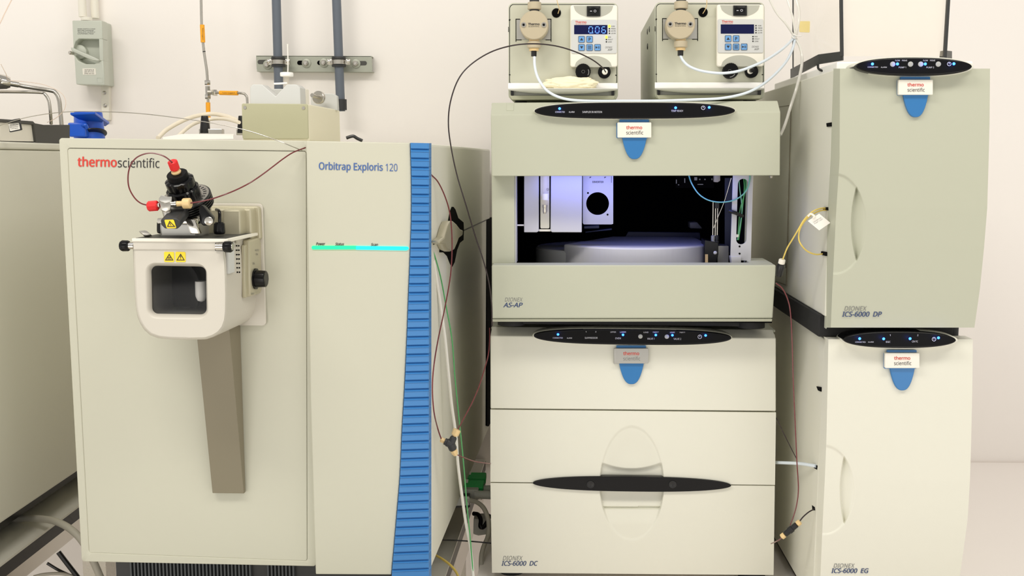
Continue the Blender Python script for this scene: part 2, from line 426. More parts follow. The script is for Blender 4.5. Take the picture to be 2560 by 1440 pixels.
# middle table
m1 = PZ(1113, 1440, ZT); m2 = PZ(1214, 1147, ZT); dm = (m2 - m1) / (m2.y - m1.y)
R0 = m1 + dm * (0.85 - m1.y); R1 = m1 + dm * (YW - 0.006 - m1.y)
q1 = PZ(335, 1440, ZT)
table_slab('instrument_table', 'table with black edge and polished apron under the mass spectrometer', [Vector((q1.x, .85, ZT)), R0, R1, Vector((q1.x + .04, YW - .006, ZT))], ZT, 0.026, 'table', 'black', (0.075, 'chrome'),
           ((q1.x + .08, 1.0), (q1.x + .1, 2.1), (R0.x - .06, 1.0), (R1.x - .06, 2.1)))
# left table
XL = -0.872
table_slab('instrument_table', 'table with black edge and polished apron under the beige cabinet at far left', [Vector((-1.75, 1.2, 0.8)), Vector((XL, 1.2, 0.8)), Vector((XL, YW - .006, 0.8)), Vector((-1.75, YW - .006, 0.8))], 0.8, 0.026, 'table', 'black', (0.034, 'chrome'),
           ((-.95, 1.3), (-.95, 2.1), (-1.68, 1.3), (-1.68, 2.1)))

# ------------------------------------------------------------------ left cabinet
XS = -0.885
LS = Fr(Vector((XS, 1.8, 0)), 90)
zt = W(145, 358.5, 0.885 * 2541 / 1196).z
t = thing('analyzer_cabinet', 'beige instrument cabinet cut off by the left edge of the photo', 'instrument', (XS - .25, 1.72, 0.80))
MB().wbox(XS - .5, 1.30, 0.857, XS, 2.14, zt - .013).build('body', 'cream', t, bevel=0.004)
MB().wbox(XS - .502, 1.298, zt - .0125, XS + .002, 2.142, zt).build('lid', 'cream', t, bevel=0.003)
MB().wbox(XS - .46, 1.36, 0.824, XS - .035, 2.10, 0.858).build('base', 'black', t)
for x in (XS - .42, XS - .08):
    for y in (1.42, 2.05): MB().cyl(Vector((x, y, 0.8)), UP, .022, .025).build('foot', 'rubber', t)
# tray with chrome rails on it
t = thing('solvent_tray', 'dark grey edged tray with bent chrome rails on the left cabinet', 'tray', (XS - .1, 1.85, zt))
b = MB(); b.prism(LS, [(0, 297), (83, 303), (88, 308), (110, 312), (175, 312), (175, 360), (90, 357), (84, 312), (0, 305)], 0.0, 0.22)
b.build('tray_shell', 'dark', t, bevel=0.001)
MB().prism(LS, [(0, 306), (83, 312), (89, 354), (0, 352)], -0.004, 0.2).build('front_panel', 'offwhite', t)
DT = 1.87
MB().tube([W(-60, 229, 1.70), W(40, 229.5, 1.80), (W(100, 231, 1.83)), W(113, 236, 1.83), W(122, 252, 1.83), W(126, 280, 1.83), W(128, 310, 1.84)], 0.0028, 10).build('rail', 'steel', t)
MB().tube([W(-40, 196, 1.70), W(20, 206, 1.84), W(60, 216, 1.87), W(125, 226, DT), W(140, 233, DT), W(148, 252, DT), W(151, 280, DT), W(154, 312, DT)], 0.0038, 12).build('rail', 'steel', t)
MB().cyl(W(16, 207, 1.835), W(44, 211, 1.84) - W(0, 204, 1.82), 0.0052, 0.02).build('rail_sleeve', 'chrome', t)
MB().lathe(W(-12, 203, 1.80), W(20, 206, 1.81) - W(-12, 203, 1.80), [(0, .012), (.004, .014), (.018, .012), (.024, .009)], 20).build('clamp', 'chrome', t)
# label tag on the wire
t = thing('cable_tag', 'small white rectangular tag hanging on the long thin wire at left', 'tag', W(38, 330, 1.66))
F = Fr(W(38, 318, 1.66), 0)
MB().prism(F, rq([(21, 310), (50, 306), (54, 325), (24, 331)], 2), 0.0, 0.003).build('tag_plate', 'charcoal', t)
MB().prism(F, rq([(21, 310), (47, 307), (50, 323), (25, 328)], 2), 0.0006, 0.001).build('tag_face', 'paper', t)
b = MB()
for i, s in enumerate(('TO INLINE', 'ESI Corrflow', 'Type 0000')): text(b, F, s, [(24, 312 + 4.6 * i), (46, 309.5 + 4.6 * i), (46.5, 312.4 + 4.6 * i), (24.5, 315 + 4.6 * i)], 0.0009)
b.build('tag_print', 'darktext', t)
MB().tube([W(20, 305.5, 1.655), W(34, 302, 1.655), W(50, 299, 1.655)], 0.0022, 8).build('tag_clip', 'black', t)

# ------------------------------------------------------------------ wall: isolator, conduits, socket
t = thing('isolator_switch', 'grey wall isolator box with a tilted rotary lever under two conduits', 'switch', WF.pt(228, 215, .03))
F = WF
MB().prism(F, [(181, 52), (254, 52), (262, 213), (190, 211)], 0.052, 0.052).build('housing', 'iso', t, bevel=0.003)
b = MB(); b.prism(F, [(180, 51), (254, 51), (256.5, 98), (197, 97), (189, 104), (183, 122)], 0.078, 0.028)
b.build('upper_cover', 'iso', t, bevel=0.002)
b = MB(); b.prism(F, [(185, 136), (196, 152), (214, 160), (236, 160), (257.5, 150), (262, 213), (190, 211)], 0.078, 0.028)
b.build('lower_cover', 'iso', t, bevel=0.002)
MB().prism(F, [(247, 97), (256.5, 98), (258, 152), (249, 152)], 0.078, 0.028).build('side_rib', 'iso', t, bevel=0.001)
MB().lathe(F.pt(205, 131, .052), F.n, [(0, .015), (.012, .015), (.014, .012)], 28).build('lever_hub', 'iso', t)
MB().prism(F, [(176, 118), (181, 119), (236, 143), (247, 149), (246, 153), (232, 151), (214, 144), (178, 127)], 0.086, 0.012).build('lever', 'iso', t, bevel=0.0018)
MB().lathe(F.pt(181, 133, .066), F.n, [(0, .0042), (.012, .0042), (.014, .0025)], 18).build('lock_eye', 'chrome', t)
b = MB()
for k, s in enumerate(('MAIN SWITCH LOAD', 'BEFORE OPENING', 'ISOLATE SUPPLY', 'CONNECTED')): text(b, F, s, (194, 71 + 4 * k, 238 - 4 * (k % 2), 73.6 + 4 * k), 0.0784)
b.build('cover_lettering', 'darktext', t)
MB().prism(F, rq([(206, 171), (239, 171), (240, 187), (207, 187)], 1), 0.0788, 0.001).build('rating_plate', 'offwhite', t)
b = MB()
for k, s in enumerate(('WMS4', '20A 4P 415V', 'IP66 M150')): text(b, F, s, (211, 173.5 + 4.4 * k, 235, 176.3 + 4.4 * k), 0.0792)
b.build('plate_lettering', 'darktext', t)
b = MB(); b.ring(F, rq([(240, 193), (256, 193), (257, 207), (241, 207)], 1.5), rq([(242, 195), (254, 195), (255, 205), (243, 205)], 1.5), 0.0786, 0.0005); b.build('embossed_mark', 'iso', t)
MB().cyl(WF.pt(217, 52, .04), UP, .012, .007, 24).build('gland', 'offwhite', t)
for px in (218, 238):
    b = MB().cyl(Vector((WF.pt(px, 44, .018).x, YW - .018 - (.022 if px == 218 else 0), WF.pt(px, 44, .03).z)), UP, .0085, .5, 20)
    b.build('conduit', 'offwhite', label='cream conduit rising from the isolator, ' + ('left one' if px == 218 else 'right one close to the wall'), cat='conduit')
t = thing('mounting_bracket', 'pale wall bracket with two screws below the isolator box', 'bracket', WF.pt(262, 295, .01))
MB().prism(F, [(252, 215), (272, 215), (273, 300), (254, 300)], .014, .014).build('plate', 'offwhite', t, bevel=.001)
for p in ((261, 232), (263, 264)): MB().lathe(F.pt(p[0], p[1], .014), F.n, [(0, .004), (.002, .004), (.003, .002)], 16).build('screw', 'steel', t)
t = thing('industrial_socket', 'blue industrial power socket behind the mass spectrometer', 'socket', W(222, 345, 2.1))
c = W(222, 290, 2.12)
hz = lambda px, py, D: W(px, py, D)
fl = [W(175, 281, 2.03), W(238, 279, 2.03), W(273, 304, 2.16), W(262, 309, 2.13), W(196, 291, 2.05)]
MB().solid(fl, [p - UP * .005 for p in fl]).build('flange', 'socket', t, bevel=.001)
ax = -UP
MB().lathe(W(221, 288, 2.10), ax, [(-.006, .027), (.004, .028), (.045, .030), (.052, .031), (.056, .028), (.07, .028)], 36).build('barrel', 'socket', t)
b = MB().box(W(197, 325, 2.055), Vector((.015, .006, 0)), Vector((-.004, .018, 0)), UP * .014); b.build('hinge_cover', 'socket', t, bevel=.003)
b = MB().tube([W(196, 318, 2.05), W(212, 312, 2.04), W(217, 320, 2.045)], .004, 8); b.build('latch', 'socket', t)
MB().lathe(W(228, 334, 2.09), (-UP + Vector((.25, -.3, 0))), [(0, .0305), (.0022, .0305), (.003, .026)], 32).build('rim', 'black', t)

# ------------------------------------------------------------------ gas line on the wall
t = thing('gas_pipe', 'steel gas line with orange labels and tee fitting on the wall', 'pipe', W(520, 330, 2.16))
D = 2.17
MB().tube([W(502, -60, D), W(504, 60, D), W(509, 120, D), W(513, 150, D), W(517, 178, D), W(519, 210, D)], .0028, 12).build('riser', 'steel', t)
MB().tube([W(528, 232, D - .01), W(560, 232, D - .02), W(604, 233, D - .03), W(614, 238, D - .03), W(618, 250, D - .03), W(619, 300, D - .03)], .0026, 12).build('branch', 'steel', t)
MB().tube([W(520, 248, D), W(521, 275, D), W(522, 320, D)], .0028, 10).build('drop', 'steel', t)
for (px, py, d, ax, n_) in ((519, 207, D, UP, 'nut'), (520, 242, D, UP, 'nut'), (531, 232, D - .01, Vector((1, 0, 0)), 'nut')):
    MB().lathe(W(px, py + (6 if ax is UP else 0), d), ax, [(0, .006), (.001, .0066), (.009, .0066), (.010, .006)], 6).build(n_, 'chrome', t)
b = MB().cyl(W(520, 242, D), UP, .0055, .022, 6); b.cyl(W(520, 231, D - .002), Vector((1, 0, 0)), .005, .014, 8); b.build('tee_fitting', 'steel', t)
for q in ([W(505.5, 62, D - .001), W(507.5, 106, D - .001)], [W(550, 232, D - .016), W(594, 233, D - .028)], [W(520, 256, D - .001), W(520.5, 281, D - .001)], [W(521, 291, D - .001), W(522, 301, D - .001)]):
    MB().tube(q, .0047, 12).build('pipe_label', 'orange', t)
b = MB(); FG = Fr(W(506, 84, D - .006), 0); text(b, FG, 'Nitrogen', [(508.5, 70), (509, 100), (505, 100), (504.5, 70)], .0004); text(b, Fr(W(572, 232, D - .0272), -17.5), 'Nitrogen', (556, 230.5, 588, 234.5), .0003)
b.build('label_lettering', 'darktext', t)
MB().tube([W(510, 128, D - .001), W(510.4, 130, D - .001)], .0031, 12).build('pipe_mark', 'black', t)
for i, (px, lab) in enumerate(((513, 'black handled shut-off valve standing on top of the spectrometer'), (606, 'black handled shut-off valve mostly hidden behind the yellowish box'))):
    v = thing('shutoff_valve', lab, 'valve', W(px, 338, 2.02), 'shut-off valves on the spectrometer')
    MB().lathe(W(px, 333, 2.02), UP, [(0, .011), (.01, .010), (.03, .0075), (.034, .007)], 8).build('handle', 'black', v, bevel=.001)
    MB().wbox(*(W(px + 2, 338, 2.02) + Vector((-.012, -.006, 0))), *(W(px + 2, 338, 2.02) + Vector((.034 if i == 0 else .0, .010, .012)))).build('valve_body', 'steel', v, bevel=.001)
MB().tube([W(395, 345, 1.95), W(420, 322, 2.0), W(470, 296, 2.05), W(520, 285, 2.08), (W(560, 289, 2.06)), W(600, 303, 2.02)], .0042, 10).build('hose', 'creamhose', label='cream hose arching behind the shut-off valve, upper and wider', cat='hose')
MB().tube([W(440, 345, 1.97), W(480, 312, 2.03), W(520, 299, 2.06), W(560, 297, 2.05), W(598, 306, 2.0)], .0036, 10).build('hose', 'creamhose', label='cream hose arching behind the shut-off valve, lower and narrower', cat='hose')

# ------------------------------------------------------------------ strut rail and pipes
FRW = WF
rail = thing('strut_rail', 'galvanised slotted steel rail screwed to the wall', 'rail', WF.pt(785, 180, .01))
b = MB(); out = rq([(640, 140), (929, 141), (931, 178), (642, 176)], 3)
b.prism(FRW, out, .026, .0035); b.prism(FRW, [(642, 176), (931, 178), (931, 180), (642, 178.5)], .026, .026); b.prism(FRW, [(640, 139), (929, 140), (929, 142), (640, 141)], .026, .026)
b.build('channel', 'galv', rail)
for (x, y, wd) in ((657, 155, 26), (756, 157, 26), (806, 157, 26), (905, 158, 24)):
    MB().prism(FRW, rrect(x - wd / 2, y - 5.5, x + wd / 2, y + 5.5, 5), .0264, .001).build('slot', 'matte' if x in (756, 806) else 'dark', rail)
for (x, y) in ((669, 162), (766, 158), (810, 157), (890, 159)):
    w_ = MB().lathe(FRW.pt(x, y, .0265), FRW.n, [(0, .010), (.0015, .010), (.002, .009)], 24).build('washer', 'galv', rail)
    MB().lathe(FRW.pt(x - 1, y, .0285), FRW.n, [(0, .0062), (.005, .0062), (.006, .005)], 6).build('nut', 'steel', w_)
    MB().lathe(FRW.pt(x - 1, y, .0345), FRW.n, [(0, .0024), (.006, .0022)], 12).build('bolt', 'chrome', w_)
pr = .0098
for i, (xt, xb, ybot, lab) in enumerate(((691, 697, 224, 'slate grey vertical pipe on the left clamp of the wall rail'), (841, 852, 278, 'slate grey vertical pipe on the right clamp ending in a black coupling'))):
    Dp = YW - .052
    p0 = W(xb, ybot, Dp); p1 = W(xt - 2, -60, Dp)
    pp = thing('wall_pipe', lab, 'pipe', p0, 'slate grey wall pipes')
    MB().cyl(p0, p1 - p0, pr, (p1 - p0).length, 28).build('pipe', 'pipegrey', pp)
    if i: MB().cyl(W(xb + 2, 275, Dp - .004), UP, .0115, .023, 24).build('coupling', 'charcoal', pp)
    cx = xt + 5 if i == 0 else xt + 6
    cl = thing('pipe_clamp', ('rubber lined clamp holding the left grey pipe' if i == 0 else 'rubber lined clamp holding the right grey pipe'), 'clamp', W(cx, 164, Dp), 'pipe clamps on the rail')
    cc = W(cx, 155, Dp)
    MB().lathe(cc - UP * .0105, UP, [(0, .0115), (0, .0150), (.003, .0155), (.006, .0128), (.014, .0128), (.017, .0155), (.021, .0150), (.021, .0115)], 32).build('rubber_lining', 'charcoal', cl)
    MB().lathe(cc - UP * .005, UP, [(0, .0125), (0, .0142), (.009, .0142), (.009, .0125)], 32).build('steel_band', 'steel', cl)
    for s in (-1, 1):
        e = MB().box(cc + Vector((s * .0195, .001, 0)), Vector((.006, 0, 0)), Vector((0, .003, 0)), UP * .006).build('ear', 'steel', cl, bevel=.001)
        MB().lathe(cc + Vector((s * .021, -.003, .001)), Vector((0, -1, 0)), [(0, .0045), (.002, .0042), (.003, .002)], 14).build('screw', 'chrome', cl)
    MB().cyl(cc + Vector((0, .014, 0)), Vector((0, 1, 0)), .004, YW - .027 - (cc.y + .014), 12).build('stud', 'steel', cl)

# =================================================================== mass spectrometer
O = Fr(W(1078, 880, 1.43), -3.5)
DEP = -O.n
ms = thing('mass_spectrometer', 'large pale mass spectrometer with blue ribbed strip and hanging ion source', 'instrument', O.pt(640, 1440, -.3) * 1.0)
ms.location.z = ZT
zb = O.pt(640, 1418, 0).z
# body shell, running back
fr = [O.pt(150, 349, -.012), O.pt(1076, 359, -.012), O.pt(1079, 1420, -.012), O.pt(206, 1401, -.012)]
b = MB().solid(fr, [p + DEP * .79 for p in fr]); b.build('body', 'cream', ms, bevel=.004)  # paler than the front panels, so colour lifts the dim side face
outer = rq([(147, 345), (769, 352), (790, 1416), (204, 1404)], 8, 6)
inner = rq([(168, 370), (776, 378), (770, 1403), (222, 1382)], 7, 6)
b = MB().ring(O, outer, rq([(168, 370), (766, 377.5), (768, 1403), (222, 1382)], 7, 6), 0.0, .022); b.build('front_frame', 'putty_ms', ms, bevel=.0015)
b = MB().prism(O, rq([(168.9, 370.9), (765.2, 378.3), (767.3, 1402.3), (222.8, 1381.3)], 6, 6), -.0012, .018); b.build('front_panel', 'putty_ms', ms, bevel=.0006)
# right door with its curved edge against the blue strip
edge = [(1025, 357), (1027.5, 450), (1027.5, 540), (1025, 620), (1021, 720), (1016.5, 840), (1011, 960), (1004, 1080), (999, 1190), (990, 1300), (978, 1437)]
def dense(e, n=10):
    out = []
    for k in range(n * (len(e) - 1) + 1):
        i = min(k // n, len(e) - 2); t_ = k / n - i; p0, p1, p2, p3 = e[max(i - 1, 0)], e[i], e[i + 1], e[min(i + 2, len(e) - 1)]
        out.append(tuple(.5 * (2 * p1[j] + (p2[j] - p0[j]) * t_ + (2 * p0[j] - 5 * p1[j] + 4 * p2[j] - p3[j]) * t_ ** 2 + (3 * p1[j] - p0[j] - 3 * p2[j] + p3[j]) * t_ ** 3) for j in (0, 1)))
    return out
ed = dense(edge)
b = MB().prism(O, [(765, 352)] + ed + [(789, 1436), (776, 1000)], .014, .03); b.build('right_door', 'putty_ms', ms, bevel=.0015)
def edx(y):
    for i in range(len(ed) - 1):
        if ed[i][1] <= y <= ed[i + 1][1]:
            f_ = (y - ed[i][1]) / (ed[i + 1][1] - ed[i][1]); return ed[i][0] * (1 - f_) + ed[i + 1][0] * f_
    return ed[-1][0]
rows = []; y = 357.0; k = 0
def strip_row(y, off):
    xl = edx(min(y, 1437)) + 1.2; tt = (y - 357) / 1080
    dy = -3.5 * tt + 1.0 * (1 - tt)
    xr = 1072.5 - .5 * tt; xs = 1078.5
    return [O.pt(xl, y, -.01), O.pt(xl, y, off), O.pt(xr - 4, y + dy, off), O.pt(xr, y + dy, off - .001), O.pt(xs, y + dy - 8 * tt, off - .016), O.pt(xs, y + dy - 8 * tt, -.016)]
while y < 1434:
    h = 22.7 - 1.6 * (y - 357) / 1080
    rows += [strip_row(y, .0172), strip_row(y + h * .60, .0172), strip_row(y + h * .63, .0138), strip_row(y + h * .68, .0140), strip_row(y + h * .95, .0180), strip_row(y + h * .985, .0178)]
    y += h
b = MB().loft(rows, closed=True); b.build('ribbed_strip', 'blue', ms, smooth=20)
# status bar
MB().prism(O, rrect(779, 614.5, 894, 623.5, 4), .0152, .002).build('status_light', 'ledgreen', ms, label='green half of the status light bar')
MB().prism(O, [(890, 615), (1018, 616.5), (1021, 619), (1022, 621.5), (1020, 624), (1016, 626), (890, 624)], .0153, .002).build('status_light', 'ledcyan', ms, label='cyan half of the status light bar')
b = MB(); text(b, O, 'Power', (790, 606, 813, 613.5), .0145, bold=.02, shear=.3); text(b, O, 'Status', (838, 606.5, 860, 614), .0145, bold=.02, shear=.3); text(b, O, 'Scan', (927, 608, 945, 615), .0145, bold=.02, shear=.3)
b.build('status_lettering', 'darktext', ms)
b = MB(); text(b, O, 'Orbitrap Exploris', [(797, 404.5), (957, 407.5), (957, 433), (797, 430)], .0145, bold=.018); b.build('model_lettering', 'bluetext', ms)
b = MB(); text(b, O, '120', [(964, 409), (993.5, 409.5), (993.5, 428.5), (964, 428)], .0145); b.build('model_lettering', 'bluetext', ms)
b = MB(); text(b, O, 'thermo', [(193.5, 391), (292, 392.5), (292, 418), (193.5, 416.5)], -.0006, bold=.022); b.build('maker_lettering', 'redtext', ms)
b = MB(); text(b, O, 'scientific', [(294.5, 394), (398.5, 395.5), (398.5, 420), (294.5, 418.5)], -.0006, bold=-.008); b.build('maker_lettering', 'darktext', ms)
# side: seam and finger recess
S = O.side(1078, 880, -.012)
b = MB()
for poly in ([(1083, 609), (1102, 601), (1102, 604), (1083, 612.5)], [(1158, 575), (1216, 548.5), (1216, 551.5), (1158, 578.5)]): b.prism(S, poly, .0012, .004)
b.build('panel_seam', 'black', ms)
MB().prism(S, [(1216, 549), (1231, 543), (1231, 1050), (1222, 1066), (1218, 1064)], .0012, .004).build('rear_gap', 'matte', ms)
b = MB().prism(S, [(1098, 580), (1108, 572), (1119, 558), (1124, 530), (1129, 517), (1134, 517), (1139, 524), (1146, 545), (1159, 556), (1160, 575), (1159, 600), (1150, 607), (1143, 625), (1137, 655), (1131, 667), (1126, 660), (1118, 640), (1109, 631), (1099, 631), (1099, 612)], .0013, .004); b.build('handle_recess', 'matte', ms)
b = MB().prism(S, [(1100, 601), (1112, 592), (1119, 566), (1125, 553), (1133, 552), (1142, 560), (1151, 572), (1158, 575), (1157, 589), (1148, 596), (1143, 610), (1137, 624), (1128, 629), (1119, 625), (1113, 612), (1101, 609)], .014, .013); b.build('side_handle', 'champagne', ms, bevel=.004)
# base with ribbed grille
zg = O.pt(640, 1404, -.02).z
b1 = O.pt(290, 1420, -.02); b2 = O.pt(985, 1420, -.02)
def under(p, z): return Vector((p.x, p.y, z))
front = [under(b1, ZT), under(b2, ZT), under(b2, O.pt(985, 1432, 0).z), under(b1, O.pt(290, 1409, 0).z)]
b = MB().solid(front, [p + DEP * .55 for p in front]); b.build('base', 'charcoal', ms)
b = MB()
for k in range(46):
    x = 330 + k * 9.0
    if 628 < x < 672: continue
    p = O.pt(x, 1425, -.018); b.box(Vector((p.x, p.y, (ZT + zb) / 2)), O.R * .0012, O.n * .004, UP * ((zb - ZT) / 2 - .002))
b.build('grille', 'grille', ms)
# drain wedge under the source
MB().solid([O.pt(489, 812, .045), O.pt(572.5, 812, .045), O.pt(610, 1234, .007), O.pt(531, 1233, .007)],
           [O.pt(489, 812, .045) + DEP * .045, O.pt(572.5, 812, .045) + DEP * .045, O.pt(610, 1234, .007) + DEP * .007, O.pt(531, 1233, .007) + DEP * .007]).build('drain_cover', 'taupe', ms, bevel=.0008)

# =================================================================== ion source
src = thing('ion_source', 'cream ion source housing with window and black tilted probe', 'ion source', O.pt(450, 820, .06))
SO = .128
MB().prism(O, rq([(430, 508), (656, 509), (665, 815), (430, 812)], 10), .004, .004).build('mounting_plate', 'sourcegrey', src, bevel=.001)
MB().prism(O, rq([(470, 514), (648, 516), (652, 600), (470, 600)], 8), .012, .010).build('mounting_plate', 'champagne', src, bevel=.002)
b = MB().prism(O, rq([(480, 521), (628, 521), (631, 615), (480, 615)], 6), .030, .028); b.build('rear_block', 'champagne', src, bevel=.005)
b = MB().prism(O, rq([(556, 524), (601, 524), (603, 615), (556, 615)], 5), .050, .030); b.build('rear_block', 'champagne', src, bevel=.005)
# housing outline
def housing(sc=0):
    pts = [(331.5, 600), (333.5, 660), (336, 720), (339, 768), (343, 790), (350, 808), (360, 824), (375, 838), (396, 845.5), (425, 848.5), (470, 849.5), (515, 848.5), (535, 842), (549, 833), (559, 820), (565, 803), (567.5, 780), (568, 740), (567, 690), (565, 650), (562, 625), (561, 600)]
    return pts
H = housing(); c0 = (449, 727); N = 160
outl = resample(H, c0, N); bez = resample(rq([(362, 656.5), (517, 659), (521, 799), (366, 797)], 26, 8), c0, N); gls = resample(rq([(378.5, 664), (515, 666.5), (517, 786), (381, 784)], 15, 8), c0, N)
n = N
L0_ = [O.pt(x, y, SO - .010) for x, y in outl]                   # rounded front edge
shr = [(c0[0] + (x - c0[0]) * .985, c0[1] + (y - c0[1]) * .985) for x, y in outl]; shr2 = [(c0[0] + (x - c0[0]) * .955, c0[1] + (y - c0[1]) * .955) for x, y in outl]
mid = [(bx + (gx - bx) * .25, by + (gy - by) * .25) for (bx, by), (gx, gy) in zip(bez, gls)]
loops = [[p - O.n * (SO - .014) for p in L0_], L0_, [O.pt(x, y, SO - .003) for x, y in shr], [O.pt(x, y, SO) for x, y in shr2],
         [O.pt(c0[0] + (x - c0[0]) * .94, c0[1] + (y - c0[1]) * .94, SO) for x, y in outl],
         [O.pt(c0[0] + (x - c0[0]) * 1.015, c0[1] + (y - c0[1]) * 1.015, SO) for x, y in bez], [O.pt(x, y, SO) for x, y in bez], [O.pt(x, y, SO - .0012) for x, y in mid], [O.pt(x, y, SO - .009) for x, y in gls], [O.pt(x, y, SO - .011) for x, y in gls]]
b = MB().loft(loops, cap0=True, cap1=False); b.build('housing', 'sourcegrey', src, smooth=50)
# inside of the housing, seen through the window
b = MB(); cav = [O.pt(x, y, SO - .0112) for x, y in gls]; b.loft([cav, [p - O.n * .075 for p in cav]], cap0=False, cap1=True); b.build('chamber', 'chamber', src)
b = MB().lathe(O.pt(502, 718, SO - .030), -UP, [(-.008, .0072), (0, .0075), (.012, .0075), (.018, .005), (.020, .001)], 24); b.build('spray_cone', 'white', src)
b = MB().lathe(O.pt(430, 720, SO - .076), O.n, [(0, .046), (.012, .046), (.012, .040), (.0, .040)], 40); b.build('chamber_ring', 'rubber', src)
MB().loft([[O.pt(x, y, SO - .0095) for x, y in gls], [O.pt(x, y, SO - .0110) for x, y in gls]]).build('window', 'glass', src)
# top cover lip and plate
MB().solid([O.pt(331, 596.5, SO + .0015), O.pt(566, 598, SO + .0015), O.pt(562, 625, SO + .0015), O.pt(333, 624.5, SO + .0015)], [p - O.n * .008 for p in [O.pt(331, 596.5, SO + .0015), O.pt(566, 598, SO + .0015), O.pt(562, 625, SO + .0015), O.pt(333, 624.5, SO + .0015)]]).build('top_cover', 'sourcegrey', src, bevel=.0012)
zt_ = O.pt(450, 597, SO).z
tc = [O.pt(329, 597, SO + .003), O.pt(570, 597.5, SO + .003)]; tc = [Vector((p.x, p.y, zt_)) for p in tc]; tc = tc + [tc[1] - O.n * (SO - .01), tc[0] - O.n * (SO - .01)]
MB().solid([p + UP * .0005 for p in tc], [p - UP * .004 for p in tc]).build('top_rim', 'offwhite', src, bevel=.001)
ct = sum(tc, Vector()) / 4
tp = [ct + (p - ct) * .94 + UP * .0008 for p in tc]; MB().solid(tp, [p - UP * .002 for p in tp]).build('top_plate', 'dark', src)
# latch knobs
for (x0, x1, s) in ((302, 336, -1), (581, 541, 1)):
    y_ = 614.5 if s < 0 else 617; off = SO - .004 if s < 0 else SO + .006
    a = O.pt(x1, y_, off); e = O.pt(x0, y_, off); d = (e - a).normalized(); ln = (e - a).length
    MB().cyl(a, d, .0048, ln * .6, 20).build('latch_shaft', 'chrome', src)
    MB().lathe(e - d * .0115, d, [(0, .0062), (.0015, .0072), (.009, .0075), (.0115, .006)], 36, flute=12, depth=.07).build('latch_knob', 'gloss', src)
    if s > 0: MB().lathe(e, d, [(0, .0045), (.0008, .004)], 16).build('knob_cap', 'steel', src)
MB().prism(O, [(538, 607), (562, 607), (562, 628), (538, 627)], SO + .0022, .004).build('latch_recess', 'black', src)
# warning stickers
for (x, kind) in ((410, 'hot'), (438.5, 'note')):
    st = MB().prism(O, rq([(x, 629.5), (x + 25, 630), (x + 25.5, 655.5), (x + .5, 655)], 3), SO + .0006, .0004).build('warning_sticker', 'yellow', src)
    b = MB(); cx = x + 12.8; T_ = [(cx, 634), (cx + 10.5, 651), (cx - 10.5, 651)]; Ti = [(cx, 637.5), (cx + 7.6, 649.3), (cx - 7.6, 649.3)]
    b.ring(O, T_, Ti, SO + .001, .0003)
    if kind == 'note': b.prism(O, [(cx - 1, 639.5), (cx + 1, 639.5), (cx + .5, 645.5), (cx - .5, 645.5)], SO + .001, .0003); b.prism(O, ell(cx, 647.4, .9, n=10), SO + .001, .0003)
    else:
        for dx in (-2.6, 0, 2.6): b.prism(O, [(cx + dx - .6, 642), (cx + dx + .2, 641), (cx + dx + .8, 644), (cx + dx - .2, 646.5), (cx + dx - .9, 645)], SO + .001, .0003)
        b.prism(O, [(cx - 4.5, 647.2), (cx + 4.5, 647.2), (cx + 4.5, 648.2), (cx - 4.5, 648.2)], SO + .001, .0003)
    b.build('warning_symbol', 'darktext', src)
# right side of the housing: silver latch, vents, switch box
SS = O.side(568, 700, SO - .01)
MB().prism(SS, [(571, 608), (586, 604), (587, 681), (573, 685)], .003, .004).build('side_catch', 'greyp', src, bevel=.001)
b = MB()
for r_ in range(7):
    for x in (592.5, 597.8): b.prism(SS, ell(x + .3 * r_, 614.5 + 11.0 * r_, 1.1, 2.0, n=10), .0006, .001)
b.build('vent_holes', 'matte', src)
b = MB().prism(SS, [(612, 613), (626, 607), (628, 741), (614, 745)], .0045, .0055); b.build('switch_box', 'champagne', src, bevel=.002)
b = MB().prism(SS, [(625, 600), (650, 592), (654, 606), (655, 728), (652, 734), (627, 742)], .009, .011); b.build('switch_box', 'champagne', src, bevel=.003)
kc = SS.pt(638, 697, .009)
MB().lathe(kc, SS.n, [(0, .0150), (.002, .0150), (.0025, .0125), (.015, .0118), (.016, .0105)], 36, flute=10, depth=.05).build('selector_knob', 'gloss', src)
b = MB(); text(b, SS, 'AUTO', (638, 623, 647, 628), .0094); text(b, SS, 'ON', (640, 633, 645, 638), .0094); text(b, SS, 'ON', (632, 656, 637, 661), .0094); text(b, SS, 'OFF', (629, 732, 636, 737), .0094)
b.build('switch_lettering', 'greytext', src)
for p in ((588, 603), (648, 590)): MB().lathe(SS.pt(p[0], p[1], .002), SS.n, [(0, .003), (.002, .0028)], 14).build('side_screw', 'steel', src)

# the tilted probe on top
A = (O.R * -.08 + UP * .86 + O.n * .50).normalized()
top = O.pt(441.7, 433, .110); SPX = 1.0 / 1775 / .92                # metres along the axis per pixel on the photo
def ap(px): return top - A * (px * SPX * .92)
k_ = 1.34 / 2541
MB().lathe(ap(19), A, [(0, 26 * k_), ((19) * SPX * .92 - .001, 26 * k_), (19 * SPX * .92, 24 * k_)], 40).build('probe_cap', 'panel', src)
MB().lathe(ap(40), A, [(0, 35 * k_), (.001, 36 * k_), (22 * SPX * .92, 36 * k_), (25 * SPX * .92, 32 * k_), (26 * SPX * .92, 20 * k_)], 72, flute=9, depth=.06).build('probe_knob', 'gloss', src)
MB().lathe(ap(66), A, [(0, 40 * k_), (24 * SPX * .92, 41 * k_), (28 * SPX * .92, 37 * k_)], 72, flute=11, depth=.06).build('probe_knob', 'gloss', src)
prof = []
for i in range(5):
    h0 = i * 5.4 * SPX; prof += [(h0, 59 * k_), (h0 + 1 * SPX, 64 * k_), (h0 + 3.4 * SPX, 64 * k_), (h0 + 4.4 * SPX, 59 * k_)]
